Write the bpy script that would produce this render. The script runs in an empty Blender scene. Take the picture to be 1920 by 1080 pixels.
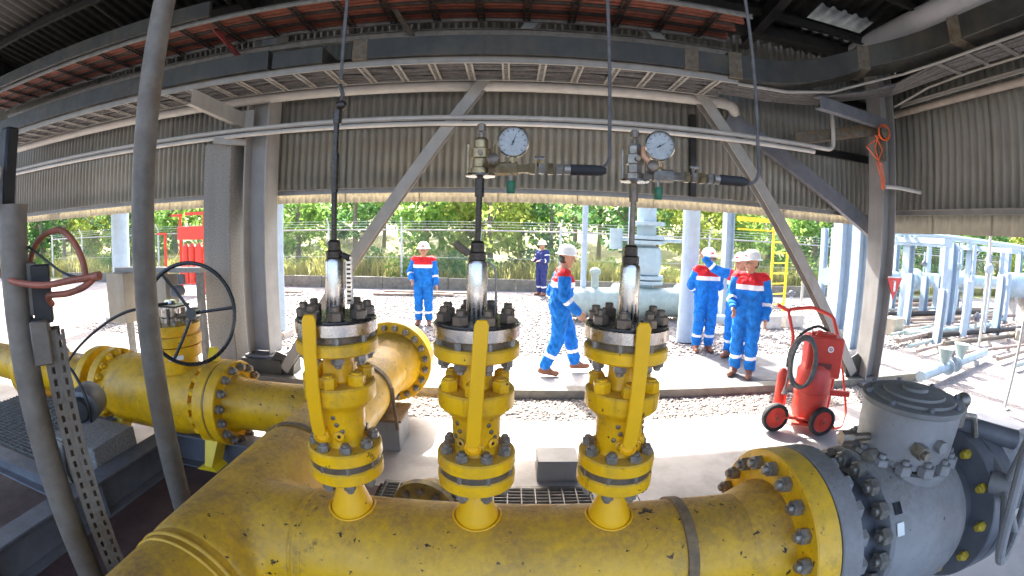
import bpy, math, random
import numpy as np
from mathutils import Vector, Matrix
random.seed(7)
R = math.radians
S = bpy.context.scene
C = S.collection

# ------------------------------------------------------------------ camera, sky, sun, exposure
cd = bpy.data.cameras.new("camera")
cam = bpy.data.objects.new("camera", cd); C.objects.link(cam); S.camera = cam
cd.type = 'PANO'; cd.sensor_fit = 'HORIZONTAL'; cd.sensor_width = 36.0; cd.sensor_height = 20.25
for tgt in (cd, getattr(cd, 'cycles', None)):
    try:
        tgt.panorama_type = 'FISHEYE_LENS_POLYNOMIAL'
        tgt.fisheye_fov = R(200)
        tgt.fisheye_polynomial_k0 = 0.0
        tgt.fisheye_polynomial_k1 = -0.06503284
        tgt.fisheye_polynomial_k2 = -8.27615e-06
        tgt.fisheye_polynomial_k3 = 1.696965e-05
        tgt.fisheye_polynomial_k4 = -2.411686e-07
    except Exception:
        pass
cd.clip_start = 0.02; cd.clip_end = 800
_r, _u, _f = Vector((.999771, -.001365, .021363)), Vector((-.021046, .119589, .9926)), Vector((.00391, .992823, -.119533))
cam.matrix_world = Matrix(((_r.x, _u.x, -_f.x, 0), (_r.y, _u.y, -_f.y, 0), (_r.z, _u.z, -_f.z, 1.95), (0, 0, 0, 1)))

SUN_EL, SUN_AZ = R(46), R(-12)          # azimuth from +Y towards +X
W = bpy.data.worlds.new("World"); S.world = W; W.use_nodes = True
wn = W.node_tree.nodes; wl = W.node_tree.links
sky = wn.new('ShaderNodeTexSky'); sky.sky_type = 'NISHITA'; sky.sun_disc = False
sky.sun_elevation = SUN_EL; sky.sun_rotation = SUN_AZ; sky.dust_density = 5.0; sky.air_density = .8; sky.ozone_density = .5
wl.new(sky.outputs[0], wn['Background'].inputs[0]); wn['Background'].inputs[1].default_value = 0.15
sd = bpy.data.lights.new("sun", 'SUN'); sd.energy = 4.0; sd.angle = R(1.2); sd.color = (1, .955, .88)
sun = bpy.data.objects.new("sun", sd); C.objects.link(sun)
_d = Vector((math.sin(SUN_AZ) * math.cos(SUN_EL), math.cos(SUN_AZ) * math.cos(SUN_EL), math.sin(SUN_EL)))
sun.rotation_euler = _d.to_track_quat('Z', 'Y').to_euler(); sun.location = _d * 60
S.view_settings.view_transform = 'Standard'; S.view_settings.look = 'None'
S.view_settings.exposure = 2.75; S.view_settings.gamma = 1.0
try: S.view_settings.use_curve_mapping = False
except Exception: pass
S.render.engine = 'CYCLES'
S.cycles.max_bounces = 10; S.cycles.diffuse_bounces = 6; S.cycles.use_denoising = True

# ------------------------------------------------------------------ geometry helpers
def basis(d):
    d = Vector(d).normalized()
    a = Vector((0, 0, 1)) if abs(d.z) < .9 else Vector((1, 0, 0))
    u = a.cross(d).normalized(); return u, d.cross(u).normalized(), d

class G:
    def __init__(s): s.v = []; s.f = []
    def add(s, vs, fs):
        o = len(s.v); s.v += [tuple(v) for v in vs]; s.f += [tuple(i + o for i in f) for f in fs]; return s
    def box(s, c, d, M=None):
        hx, hy, hz = d[0] / 2, d[1] / 2, d[2] / 2
        vs = [Vector((x, y, z)) for z in (-hz, hz) for y in (-hy, hy) for x in (-hx, hx)]
        if M is not None: vs = [M @ v for v in vs]
        c = Vector(c)
        return s.add([v + c for v in vs], [(0, 2, 3, 1), (4, 5, 7, 6), (0, 1, 5, 4), (2, 6, 7, 3), (0, 4, 6, 2), (1, 3, 7, 5)])
    def span(s, a, b):
        return s.box([(a[i] + b[i]) / 2 for i in range(3)], [abs(b[i] - a[i]) for i in range(3)])
    def lathe(s, prof, o=(0, 0, 0), axis=(0, 0, 1), n=32, cap=True):
        u, w, d = basis(axis); o = Vector(o); vs = []; fs = []
        for r, h in prof:
            for k in range(n):
                t = 2 * math.pi * k / n
                vs.append(o + d * h + (u * math.cos(t) + w * math.sin(t)) * r)
        for i in range(len(prof) - 1):
            for k in range(n):
                a, b = i * n + k, i * n + (k + 1) % n
                fs.append((a, b, b + n, a + n))
        if cap:
            if prof[0][0] > 1e-6: fs.append(tuple(reversed(range(n))))
            if prof[-1][0] > 1e-6: fs.append(tuple((len(prof) - 1) * n + k for k in range(n)))
        return s.add(vs, fs)
    def cyl(s, p0, p1, r, r1=None, n=16, cap=True):
        p0, p1 = Vector(p0), Vector(p1); L = (p1 - p0).length
        return s.lathe([(r, 0), (r if r1 is None else r1, L)], p0, p1 - p0, n, cap)
    def tube(s, pts, r, n=8, closed=False):
        P = [Vector(p) for p in pts]; m = len(P); rr = r if hasattr(r, '__len__') else [r] * m
        vs = []; fs = []; u = None
        for i in range(m):
            if closed: t = P[(i + 1) % m] - P[i - 1]
            else: t = P[min(i + 1, m - 1)] - P[max(i - 1, 0)]
            t.normalize()
            if u is None: u = basis(t)[0]
            u = (u - t * u.dot(t)).normalized(); w = t.cross(u)
            for k in range(n):
                a = 2 * math.pi * k / n
                vs.append(P[i] + (u * math.cos(a) + w * math.sin(a)) * rr[i])
        for i in range(m if closed else m - 1):
            j = (i + 1) % m
            for k in range(n):
                fs.append((i * n + k, i * n + (k + 1) % n, j * n + (k + 1) % n, j * n + k))
        if not closed:
            fs.append(tuple(reversed(range(n)))); fs.append(tuple((m - 1) * n + k for k in range(n)))
        return s.add(vs, fs)
    def prism(s, poly, vec):
        n = len(poly); P = [Vector(p) for p in poly]; vec = Vector(vec)
        fs = [tuple(reversed(range(n))), tuple(range(n, 2 * n))] + [(i, (i + 1) % n, n + (i + 1) % n, n + i) for i in range(n)]
        return s.add(P + [p + vec for p in P], fs)
    def ibeam(s, p0, p1, h, w, tf=.014, tw=.010, up=(0, 0, 1)):
        p0, p1 = Vector(p0), Vector(p1); d = (p1 - p0).normalized(); up = Vector(up)
        up = (up - d * up.dot(d)).normalized(); sd_ = d.cross(up)
        q = [(-w/2, -h/2), (w/2, -h/2), (w/2, -h/2+tf), (tw/2, -h/2+tf), (tw/2, h/2-tf), (w/2, h/2-tf), (w/2, h/2), (-w/2, h/2), (-w/2, h/2-tf), (-tw/2, h/2-tf), (-tw/2, -h/2+tf), (-w/2, -h/2+tf)]
        n = 12; vs = [p0 + sd_ * a + up * b for a, b in q] + [p1 + sd_ * a + up * b for a, b in q]
        fs = [(i, (i + 1) % n, n + (i + 1) % n, n + i) for i in range(n)]
        for o in (0, n): fs += [(o, o+1, o+2, o+11), (o+2, o+3, o+10, o+11), (o+3, o+4, o+9, o+10), (o+4, o+5, o+8, o+9), (o+5, o+6, o+7, o+8)]
        return s.add(vs, fs)
    def channel(s, p0, p1, h, w, t=.010, up=(0, 0, 1)):
        p0, p1 = Vector(p0), Vector(p1); d = (p1 - p0).normalized(); up = Vector(up)
        up = (up - d * up.dot(d)).normalized(); sd_ = d.cross(up)
        q = [(0, -h/2), (w, -h/2), (w, -h/2+t), (t, -h/2+t), (t, h/2-t), (w, h/2-t), (w, h/2), (0, h/2)]
        n = 8; vs = [p0 + sd_ * a + up * b for a, b in q] + [p1 + sd_ * a + up * b for a, b in q]
        fs = [(i, (i + 1) % n, n + (i + 1) % n, n + i) for i in range(n)]
        for o in (0, n): fs += [(o, o+1, o+2, o+3), (o, o+3, o+4, o+7), (o+4, o+5, o+6, o+7)]
        return s.add(vs, fs)
    def angle(s, p0, p1, a=.08, t=.008, up=(0, 0, 1)):
        p0, p1 = Vector(p0), Vector(p1); d = (p1 - p0).normalized(); up = Vector(up)
        up = (up - d * up.dot(d)).normalized(); sd_ = d.cross(up)
        q = [(0, 0), (a, 0), (a, t), (t, t), (t, a), (0, a)]
        n = 6; vs = [p0 + sd_ * x + up * y for x, y in q] + [p1 + sd_ * x + up * y for x, y in q]
        fs = [(i, (i + 1) % n, n + (i + 1) % n, n + i) for i in range(n)]
        for o in (0, n): fs += [(o, o+1, o+2, o+3), (o, o+3, o+4, o+5)]
        return s.add(vs, fs)
    def ell(s, c, r, n=16, m=10, M=None):
        vs = []; fs = []; c = Vector(c)
        for i in range(m + 1):
            p = math.pi * i / m
            for k in range(n):
                t = 2 * math.pi * k / n
                v = Vector((r[0]*math.sin(p)*math.cos(t), r[1]*math.sin(p)*math.sin(t), -r[2]*math.cos(p)))
                vs.append((M @ v if M is not None else v) + c)
        for i in range(m):
            for k in range(n):
                a, b = i*n+k, i*n+(k+1) % n
                fs.append((a, b, b+n, a+n))
        return s.add(vs, fs)

OFF = {}
def mesh_of(name, g, mat, off=Vector((0, 0, 0)), sharp=35):
    me = bpy.data.meshes.new(name)
    me.from_pydata([tuple(Vector(v) - off) for v in g.v], [], g.f)
    me.validate()
    import bmesh
    bm = bmesh.new(); bm.from_mesh(me); bmesh.ops.recalc_face_normals(bm, faces=bm.faces); bm.to_mesh(me); bm.free()
    me.polygons.foreach_set('use_smooth', [True] * len(me.polygons))
    me.set_sharp_from_angle(angle=R(sharp))
    if mat: me.materials.append(mat)
    return me
def bevel(o, w, seg=1):
    m = o.modifiers.new("bevel", 'BEVEL'); m.width = w; m.segments = seg; m.limit_method = 'ANGLE'; m.angle_limit = R(40)
def part(name, g, mat, parent, bev=0, label=None, kind=None, sharp=35):
    off = OFF.get(parent.name, Vector((0, 0, 0)))
    o = bpy.data.objects.new(name, mesh_of(name, g, mat, off, sharp)); C.objects.link(o); o.parent = parent
    OFF[o.name] = off
    if bev: bevel(o, bev)
    if label: o['label'] = label
    if kind: o['kind'] = kind
    return o
def inst(name, me, parent, loc, rot=None, label=None):
    off = OFF.get(parent.name, Vector((0, 0, 0)))
    o = bpy.data.objects.new(name, me); C.objects.link(o); o.parent = parent
    M = Matrix.Translation(Vector(loc) - off)
    if rot is not None: M = M @ rot.to_4x4()
    o.matrix_local = M
    OFF[o.name] = off
    if label: o['label'] = label
    return o
def tagit(o, label, cat, group=None):
    o['label'] = label; o['category'] = cat
    if group: o['group'] = group
    return o
def thing(name, loc, label, cat, group=None):
    o = bpy.data.objects.new(name, None); C.objects.link(o); o.location = loc; o.empty_display_size = .1
    OFF[o.name] = Vector(loc); return tagit(o, label, cat, group)
def solo(name, g, mat, loc, label, cat, group=None, bev=0, sharp=35):
    loc = Vector(loc)
    o = bpy.data.objects.new(name, mesh_of(name, g, mat, loc, sharp)); C.objects.link(o); o.location = loc; OFF[o.name] = loc
    if bev: bevel(o, bev)
    return tagit(o, label, cat, group)
def struct(name, g, mat, kind='structure', sharp=35):
    o = bpy.data.objects.new(name, mesh_of(name, g, mat, sharp=sharp)); C.objects.link(o); o['kind'] = kind; OFF[o.name] = Vector((0, 0, 0)); return o
def copy_tree(o, parent=None):
    c = o.copy(); C.objects.link(c)
    if parent is not None:
        c.parent = parent; c.matrix_parent_inverse = o.matrix_parent_inverse.copy()
    for ch in list(o.children): copy_tree(ch, c)
    return c
def clone(root, loc, rz=None, label=None):
    c = copy_tree(root); c.location = loc
    if rz is not None: c.rotation_euler = (0, 0, rz)
    if label: c['label'] = label
    return c
def rotz(a): return Matrix.Rotation(a, 3, 'Z')
def align(d):                       # rotation taking local Z to d
    return Vector(d).to_track_quat('Z', 'Y').to_matrix()

# ------------------------------------------------------------------ materials
def hexc(h): return tuple(((int(h[i:i+2], 16) / 255) ** 2.2) for i in (0, 2, 4))
def mat(name, col, rough=.5, metal=0., var=.18, scale=6., dust=None, dustamt=.6, chips=0., chipcol=(.05, .03, .02), chipscale=18., bump=0., bscale=60., streak=0., spec=.5, trans=0., stain=None, stainamt=.5, stainscale=1.5, clump=False, objvar=0.):
    m = bpy.data.materials.new(name); m.use_nodes = True; nt = m.node_tree; N = nt.nodes; L = nt.links
    b = N['Principled BSDF']
    geo = N.new('ShaderNodeNewGeometry')
    def noise(sc, det=4, rough_=.6, off=0.0, stretch=None):
        n = N.new('ShaderNodeTexNoise'); n.inputs['Scale'].default_value = sc; n.inputs['Detail'].default_value = det; n.inputs['Roughness'].default_value = rough_
        mp = N.new('ShaderNodeMapping'); mp.inputs['Location'].default_value = (off, off * 1.7, off * .6)
        if stretch: mp.inputs['Scale'].default_value = stretch
        L.new(geo.outputs['Position'], mp.inputs['Vector']); L.new(mp.outputs[0], n.inputs['Vector']); return n.outputs['Fac']
    def ramp(src, a, b_):
        mr = N.new('ShaderNodeMapRange'); mr.inputs['From Min'].default_value = a; mr.inputs['From Max'].default_value = b_
        L.new(src, mr.inputs['Value']); return mr.outputs[0]
    def mul(a, b_):
        q = N.new('ShaderNodeMath'); q.operation = 'MULTIPLY'
        for i, s_ in enumerate((a, b_)):
            if hasattr(s_, 'node'): L.new(s_, q.inputs[i])
            else: q.inputs[i].default_value = s_
        return q.outputs[0]
    def mix(fac, a, b_):
        q = N.new('ShaderNodeMix'); q.data_type = 'RGBA'
        for i, s_ in ((0, fac), (6, a), (7, b_)):
            if hasattr(s_, 'node'): L.new(s_, q.inputs[i])
            else: q.inputs[i].default_value = s_ if i == 0 else (*s_, 1)
        return q.outputs[2]
    c0 = tuple(x * (1 - var) for x in col); c1 = tuple(min(1, x * (1 + var)) for x in col)
    dfac = None
    cur = mix(ramp(noise(scale), .3, .7), c0, c1)
    if stain: cur = mix(mul(ramp(noise(stainscale, 6, .7, 3.1), .48, .68), stainamt), cur, stain)
    if streak: cur = mix(mul(ramp(noise(7, 5, .6, 9, (1, 1, .08)), .5, .75), streak), cur, tuple(x * .45 for x in col))
    if objvar:
        oi = N.new('ShaderNodeObjectInfo'); cur = mix(mul(oi.outputs['Random'], 1.0), cur, cur) if False else mix(mul(oi.outputs['Random'], objvar * 2), cur, tuple(x * .35 for x in col))
    if dust:
        sep = N.new('ShaderNodeSeparateXYZ'); L.new(geo.outputs['Normal'], sep.inputs[0])
        up = ramp(sep.outputs['Z'], .15, .95); blot = ramp(noise(4, 6, .65, 5.3), .25, .75)
        add = N.new('ShaderNodeMath'); add.operation = 'MULTIPLY_ADD'; L.new(blot, add.inputs[0]); add.inputs[1].default_value = .75; add.inputs[2].default_value = .3
        grit = N.new('ShaderNodeMath'); grit.operation = 'MULTIPLY_ADD'; L.new(ramp(noise(38, 6, .75, 8.8), .36, .62), grit.inputs[0]); grit.inputs[1].default_value = .6; grit.inputs[2].default_value = .55
        dfac = mul(mul(mul(up, add.outputs[0]), grit.outputs[0]), dustamt); cur = mix(dfac, cur, dust)
    if chips: cur = mix(ramp(noise(chipscale, 5, .62, 7.7), .74 - chips * .16, .76 - chips * .16), cur, chipcol)
    if clump:
        k1 = ramp(noise(9, 6, .72, 11.3, (1, 1, .55)), .635, .66); k2 = ramp(noise(1.7, 3, .5, 4.4), .50, .60)
        cur = mix(mul(k1, k2), cur, chipcol)
        k3 = ramp(noise(30, 4, .7, 2.9, (1, 1, .35)), .70, .72); k4 = ramp(noise(1.1, 2, .5, 8.4), .42, .55)
        cur = mix(mul(mul(k3, k4), .9), cur, chipcol)
        cur = mix(mul(ramp(noise(3.2, 8, .78, 6.1), .54, .62), .40), cur, (.26, .16, .05))
        cur = mix(mul(mul(ramp(noise(34, 5, .6, 14.2, (1, 1, .06)), .60, .72), ramp(noise(2.1, 3, .5, 2.6), .45, .6)), .55), cur, (.16, .09, .03))
    L.new(cur, b.inputs['Base Color'])
    b.inputs['Metallic'].default_value = metal
    L.new(ramp(noise(scale * 2.3, 4, .6, 1.3), -1.0 + 0, 2.0), b.inputs['Roughness'])
    rr = N.new('ShaderNodeMapRange'); rr.inputs['To Min'].default_value = max(0, rough - .12); rr.inputs['To Max'].default_value = min(1, rough + .12); rr.inputs['From Min'].default_value = .3; rr.inputs['From Max'].default_value = .7
    L.new(noise(scale * 2.3, 4, .6, 1.3), rr.inputs['Value'])
    if dfac is not None:
        ra = N.new('ShaderNodeMath'); ra.operation = 'MULTIPLY_ADD'; ra.use_clamp = True; L.new(dfac, ra.inputs[0]); ra.inputs[1].default_value = .45; L.new(rr.outputs[0], ra.inputs[2]); L.new(ra.outputs[0], b.inputs['Roughness'])
    else: L.new(rr.outputs[0], b.inputs['Roughness'])
    b.inputs['Specular IOR Level'].default_value = spec
    if bump:
        bp = N.new('ShaderNodeBump'); bp.inputs['Strength'].default_value = bump; bp.inputs['Distance'].default_value = .02
        L.new(noise(bscale, 6, .65, 2.2), bp.inputs['Height']); L.new(bp.outputs[0], b.inputs['Normal'])
    if trans:
        t = N.new('ShaderNodeBsdfTranslucent'); ms = N.new('ShaderNodeMixShader'); ms.inputs[0].default_value = trans
        L.new(cur, t.inputs['Color']); L.new(b.outputs[0], ms.inputs[1]); L.new(t.outputs[0], ms.inputs[2]); L.new(ms.outputs[0], N['Material Output'].inputs[0])
    return m

DUST = (.27, .14, .055)
M = {}
M['yellow'] = mat('yellow_pipe_paint', (.80, .45, .004), .38, dust=DUST, dustamt=.92, chips=.55, clump=True, chipcol=(.028, .014, .008), chipscale=22, var=.10, stain=(.42, .27, .05), stainamt=.22, stainscale=5, streak=.22, bump=.08, bscale=140)
M['yellow_clean'] = mat('yellow_valve_paint', (.80, .44, .004), .36, clump=True, var=.14, scale=9, dust=(.25, .19, .09), dustamt=.55, chips=.42, chipscale=40, stain=(.36, .22, .04), stainamt=.4, stainscale=8, bump=.05, bscale=120)
M['lever'] = mat('yellow_lever_paint', (.80, .43, .004), .40, var=.06, chips=.3, chipscale=40)
M['rustring'] = mat('rusty_weld_band', (.20, .13, .065), .7, var=.35, scale=20, bump=.3)
M['grey_paint'] = mat('grey_valve_paint', (.25, .25, .252), .45, var=.14, dust=(.15, .125, .095), dustamt=.9, chips=.35, chipcol=(.04, .035, .03), chipscale=20, bump=.16, bscale=170, streak=.2, stain=(.15, .14, .13), stainamt=.5, stainscale=4)
M['dark_grey'] = mat('dark_grey_paint', (.125, .132, .15), .45, var=.2, dust=(.12, .1, .08), dustamt=.5)
M['steel'] = mat('bare_machined_steel', (.60, .56, .50), .27, 1., var=.05, scale=12, streak=.12)
M['galv_nut'] = mat('dull_plated_nut', (.27, .25, .215), .42, .6, var=.3, scale=30, stain=(.16, .10, .06), stainamt=.6, stainscale=20)
M['dark_nut'] = mat('oily_dark_nut', (.155, .125, .095), .4, .5, var=.35, scale=30, stain=(.20, .13, .07), stainamt=.7, stainscale=25)
M['oily'] = mat('oily_black_steel', (.035, .028, .022), .3, .4, var=.4, scale=30)
M['brass'] = mat('old_brass', (.30, .235, .13), .4, .8, var=.25, scale=30, stain=(.18, .12, .07), stainamt=.5, stainscale=20)
M['galv'] = mat('galvanised_steel', (.21, .205, .19), .5, .35, var=.22, scale=14, streak=.35, dust=(.2, .17, .13), dustamt=.4, bump=.05)
M['galv_tube'] = mat('dull_galvanised_tube', (.15, .132, .108), .55, .1, var=.25, scale=10, streak=.45, stain=(.12, .078, .045), stainamt=.65, stainscale=3, bump=.08)
M['white_pipe'] = mat('off_white_pipe_paint', (.42, .40, .365), .42, var=.1, streak=.2, dust=(.3, .26, .2), dustamt=.4)
M['white_steel'] = mat('pale_grey_steel_paint', (.27, .26, .235), .48, var=.12, scale=5, streak=.35, stain=(.25, .2, .15), stainamt=.4)
M['col_steel'] = mat('light_grey_column_paint', (.27, .262, .25), .5, var=.12, scale=3, streak=.3, stain=(.2, .18, .15), stainamt=.3)
M['dark_steel'] = mat('dark_weathered_steel', (.018, .018, .017), .55, .2, var=.3, scale=5, streak=.3)
M['trunk'] = mat('dark_grey_tray_cover', (.042, .044, .041), .5, .2, var=.22, scale=5, streak=.4, stain=(.09, .075, .05), stainamt=.6, bump=.08, bscale=14)
M['trunk_rust'] = mat('stained_tray_joint', (.11, .095, .072), .7, .1, var=.4, scale=14, stain=(.16, .09, .03), stainamt=.8, stainscale=9)
M['clad'] = mat('beige_cladding', (.20, .20, .176), .5, objvar=.16, var=.08, scale=2.5, streak=.25, stain=(.15, .135, .10), stainamt=.45, stainscale=1.4)
M['roof'] = mat('grey_roof_sheet', (.042, .041, .039), .5, .1, objvar=.2, var=.12, scale=3, streak=.2)
M['skylight'] = mat('translucent_roof_sheet', (.20, .21, .21), .5, var=.3, scale=4, trans=.5)
M['rust_tray'] = mat('orange_conduit', (.17, .046, .024), .6, .0, var=.35, scale=8, streak=.4)
M['dark_tray'] = mat('brown_black_tray', (.03, .024, .02), .6, .2, var=.4, scale=8)
M['cable'] = mat('black_cable', (.016, .016, .017), .45, var=.3)
M['greycable'] = mat('grey_armoured_cable', (.085, .08, .078), .6, var=.4, scale=20)
M['black'] = mat('black_enamel', (.012, .012, .013), .3, var=.2)
M['rubber'] = mat('black_rubber', (.02, .02, .021), .75, var=.3)
M['red'] = mat('red_enamel', (.62, .05, .028), .45, var=.12, stain=(.36, .03, .025), stainamt=.3, dust=(.5, .2, .15), dustamt=.3)
M['stud_yellow'] = mat('dull_yellow_cap', (.46, .33, .03), .5, var=.25, scale=20)
M['dull_red'] = mat('dull_red_strut_paint', (.16, .018, .014), .6, var=.3)
M['hose'] = mat('orange_brown_hose', (.30, .088, .05), .55, var=.3, scale=12, stain=(.09, .05, .03), stainamt=.6, stainscale=5)
M['orange'] = mat('orange_cord', (.75, .13, .03), .5, var=.15)
M['concrete'] = mat('slab_concrete', (.40, .385, .37), .62, var=.12, scale=2, stain=(.24, .22, .20), stainamt=.75, stainscale=1.3, bump=.12, bscale=25, chips=.25, chipcol=(.26, .25, .23), chipscale=5)
M['kerb'] = mat('kerb_concrete', (.20, .185, .15), .8, var=.2, scale=9, stain=(.10, .09, .07), stainamt=.7, stainscale=4, bump=.2)
M['maroon'] = mat('maroon_floor_paint', (.10, .058, .052), .55, var=.3, scale=4, stain=(.09, .06, .05), stainamt=.7, stainscale=2, bump=.1)
M['terrazzo'] = mat('speckled_concrete_casing', (.24, .23, .21), .85, var=.35, scale=55, streak=.25, bump=.5, bscale=90)
M['gravel'] = mat('gravel_bed', (.25, .225, .215), .9, var=.5, scale=26, stain=(.10, .085, .085), stainamt=.75, stainscale=16, bump=1., bscale=30)
M['stone'] = mat('loose_stone', (.27, .245, .225), .85, var=.6, scale=22)
M['earth'] = mat('grassy_earth', (.22, .22, .08), .9, var=.4, scale=2, bump=.4, bscale=8)
M['blue_post'] = mat('pale_blue_steel_paint', (.34, .43, .52), .45, var=.1, streak=.2)
M['blue_pipe'] = mat('pale_blue_pipe_paint', (.32, .41, .46), .42, var=.12, streak=.2)
M['greenpipe'] = mat('pale_green_grey_pipe_paint', (.29, .36, .34), .45, var=.15, streak=.3)
M['yellow_rail'] = mat('yellow_rail_paint', (.78, .58, .02), .42, var=.1)
M['block'] = mat('rough_block_concrete', (.48, .44, .40), .85, var=.2, scale=6, bump=.3)
M['blue_cloth'] = mat('blue_coverall_cloth', (.010, .15, .52), .85, var=.35, stain=(.02, .10, .28), stainamt=.5, stainscale=5, scale=14, bump=.35, bscale=16, spec=.2)
M['navy_cloth'] = mat('navy_coverall_cloth', (.035, .045, .16), .8, var=.25, scale=14, bump=.35, bscale=16, spec=.2)
M['red_cloth'] = mat('red_yoke_cloth', (.55, .022, .03), .8, var=.2, scale=14, bump=.3, bscale=16, spec=.2)
M['white_cloth'] = mat('reflective_white_band', (.72, .73, .75), .55, var=.1)
M['skin'] = mat('tan_skin', (.40, .215, .135), .5, var=.1)
M['helmet'] = mat('white_helmet_plastic', (.80, .79, .76), .3, var=.04)
M['hair'] = mat('black_hair', (.018, .014, .012), .6, var=.3)
M['strap'] = mat('green_neck_strap', (.03, .13, .10), .7)
M['boot'] = mat('brown_leather_boot', (.20, .085, .05), .6, var=.3)
M['lip'] = mat('lip', (.30, .10, .085), .5)
M['face_dark'] = mat('eye_dark', (.02, .014, .012), .3)
M['dial'] = mat('gauge_dial_white', (.30, .31, .31), .25, var=.1, scale=40)
M['green'] = mat('green_tag_plastic', (.008, .105, .045), .4)
M['sign_red'] = mat('sign_red', (.55, .03, .03), .4)
M['sign_white'] = mat('sign_white', (.75, .75, .72), .4)
M['beige_box'] = mat('beige_enclosure_paint', (.33, .29, .225), .5, var=.12, streak=.3)
M['wood'] = mat('weathered_plank', (.27, .20, .16), .8, var=.3, scale=8)
M['fence'] = mat('galvanised_fence', (.62, .63, .62), .5, .1, var=.1)
M['bark'] = mat('grey_bark', (.26, .22, .16), .9, var=.3, scale=9, bump=.5)
def leafmat(n, a, b_, tr=.62):
    return mat(n, a, .5, var=.55, scale=1.1, stain=b_, stainamt=.8, stainscale=2.6, trans=tr, spec=.25)
M['leaf_a'] = leafmat('bright_leaf', (.19, .33, .08), (.30, .40, .09))
M['leaf_b'] = leafmat('dark_leaf', (.11, .24, .085), (.17, .29, .10))
M['leaf_c'] = leafmat('yellow_green_leaf', (.32, .40, .09), (.44, .45, .14))
M['grass'] = leafmat('tall_grass_blade', (.50, .48, .17), (.60, .53, .24), .72)
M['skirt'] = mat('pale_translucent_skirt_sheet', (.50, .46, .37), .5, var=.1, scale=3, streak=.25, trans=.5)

# ------------------------------------------------------------------ ground and setting
g = G().span((-60, 5.2, -.30), (60, 16.0, -.004)); struct('gravel_yard', g, M['gravel'])
g = G().span((-60, -25, -.30), (-8, 5.2, -.004)).span((6.6, -25, -.30), (60, 5.2, -.004)); struct('ground', g, M['gravel'])
g = G().span((-8, -25, -.30), (6.6, 4.35, -.012)); struct('floor_base', g, M['dark_grey'])
fx_ = [-8, -5, -2, 1.02, 4.0, 6.6]; fy_ = [-25, -12, -6, -2.2, .4, 2.2, 4.35]
fl_ = struct('floor', G().span((-8, -25, -.2), (-7.99, -24.9, -.05)), M['concrete'])
for i in range(5):
    for j in range(6): inst('slab', mesh_of('slab', G().span((fx_[i] + .004, fy_[j] + .004, -.1), (fx_[i+1] - .004, fy_[j+1] - .004, 0)), M['concrete']), fl_, (0, 0, 0))
g = G().span((-8, 4.35, -.30), (6.6, 5.02, -.02)); struct('gravel_strip', g, M['gravel'])
g = G().span((-8, -4, -.2), (-.95, 2.95, .004)); struct('painted_floor', g, M['maroon'])
kb = struct('kerb', G().span((-8, 5.02, -.2), (6.6, 5.2, .10)), M['kerb']); bevel(kb, .012)
g = G().span((-8, 5.2, -.2), (6.6, 6.9, .004)); struct('walkway', g, M['concrete'])
vs = []; fs = []
nx, ny = 40, 16
for j in range(ny + 1):
    for i in range(nx + 1):
        x = -110 + 220 * i / nx; y = 16 + 110 * (j / ny) ** 1.5
        z = -.004 + 5.5 * min(1, max(0, (y - 18) / 30)) ** 1.2 + .3 * math.sin(x * .2 + y * .15) * min(1, (y - 16) / 8)
        vs.append((x, y, z))
for j in range(ny):
    for i in range(nx):
        a = j * (nx + 1) + i; fs.append((a, a + 1, a + nx + 2, a + nx + 1))
struct('hillside', G().add(vs, fs), M['earth'])
# loose stones of the gravel strip and the yard close to the walkway
rs = np.random.RandomState(3)
ico = [(0, 0, 1)] + [(.894*math.cos(t), .894*math.sin(t), .447) for t in [2*math.pi*i/5 for i in range(5)]] + [(.894*math.cos(t), .894*math.sin(t), -.447) for t in [2*math.pi*(i+.5)/5 for i in range(5)]] + [(0, 0, -1)]
icf = [(0, 1+i, 1+(i+1) % 5) for i in range(5)] + [(1+i, 6+i, 1+(i+1) % 5) for i in range(5)] + [(1+(i+1) % 5, 6+i, 6+(i+1) % 5) for i in range(5)] + [(11, 6+(i+1) % 5, 6+i) for i in range(5)]
ICO = np.array(ico); ICF = np.array(icf)
def stones(n, fx, fy, z, smin, smax):
    V = []; F = []
    for i in range(n):
        x, y = fx(), fy(); s_ = rs.uniform(smin, smax)
        sc = s_ * rs.uniform(.6, 1.3, 3); sc[2] *= .7
        v = ICO * sc * rs.uniform(.85, 1.15, (12, 1)); a = rs.uniform(0, 6.28); c_, s2 = math.cos(a), math.sin(a)
        v = np.stack([v[:, 0]*c_ - v[:, 1]*s2 + x, v[:, 0]*s2 + v[:, 1]*c_ + y, v[:, 2] + z + s_ * .25], 1)
        V.append(v); F.append(ICF + 12 * i)
    return G().add(np.concatenate(V).tolist(), np.concatenate(F).tolist())
struct('strip_gravel_stones', stones(9000, lambda: rs.uniform(-2, 5.2), lambda: rs.uniform(4.33, 5.02), -.02, .012, .030), M['stone'], 'stuff', 180)
struct('yard_gravel_stones', stones(14000, lambda: rs.uniform(-10, 10), lambda: 6.9 + 7 * rs.uniform(0, 1) ** 1.4, 0, .012, .038), M['stone'], 'stuff', 180)

# low wall at the foot of the fence, built of blocks
lw = thing('low_wall', (0, 15.35, 0), 'low dark concrete block wall at the foot of the chain-link fence', 'wall')
bm_ = mesh_of('block', G().box((0, 0, .2), (1.18, .2, .42)), M['kerb'])
for i in range(34): inst('block', bm_, lw, (-22 + 1.2 * i, 15.35 + .01 * (i % 3), -.01 * (i % 2)))
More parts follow.
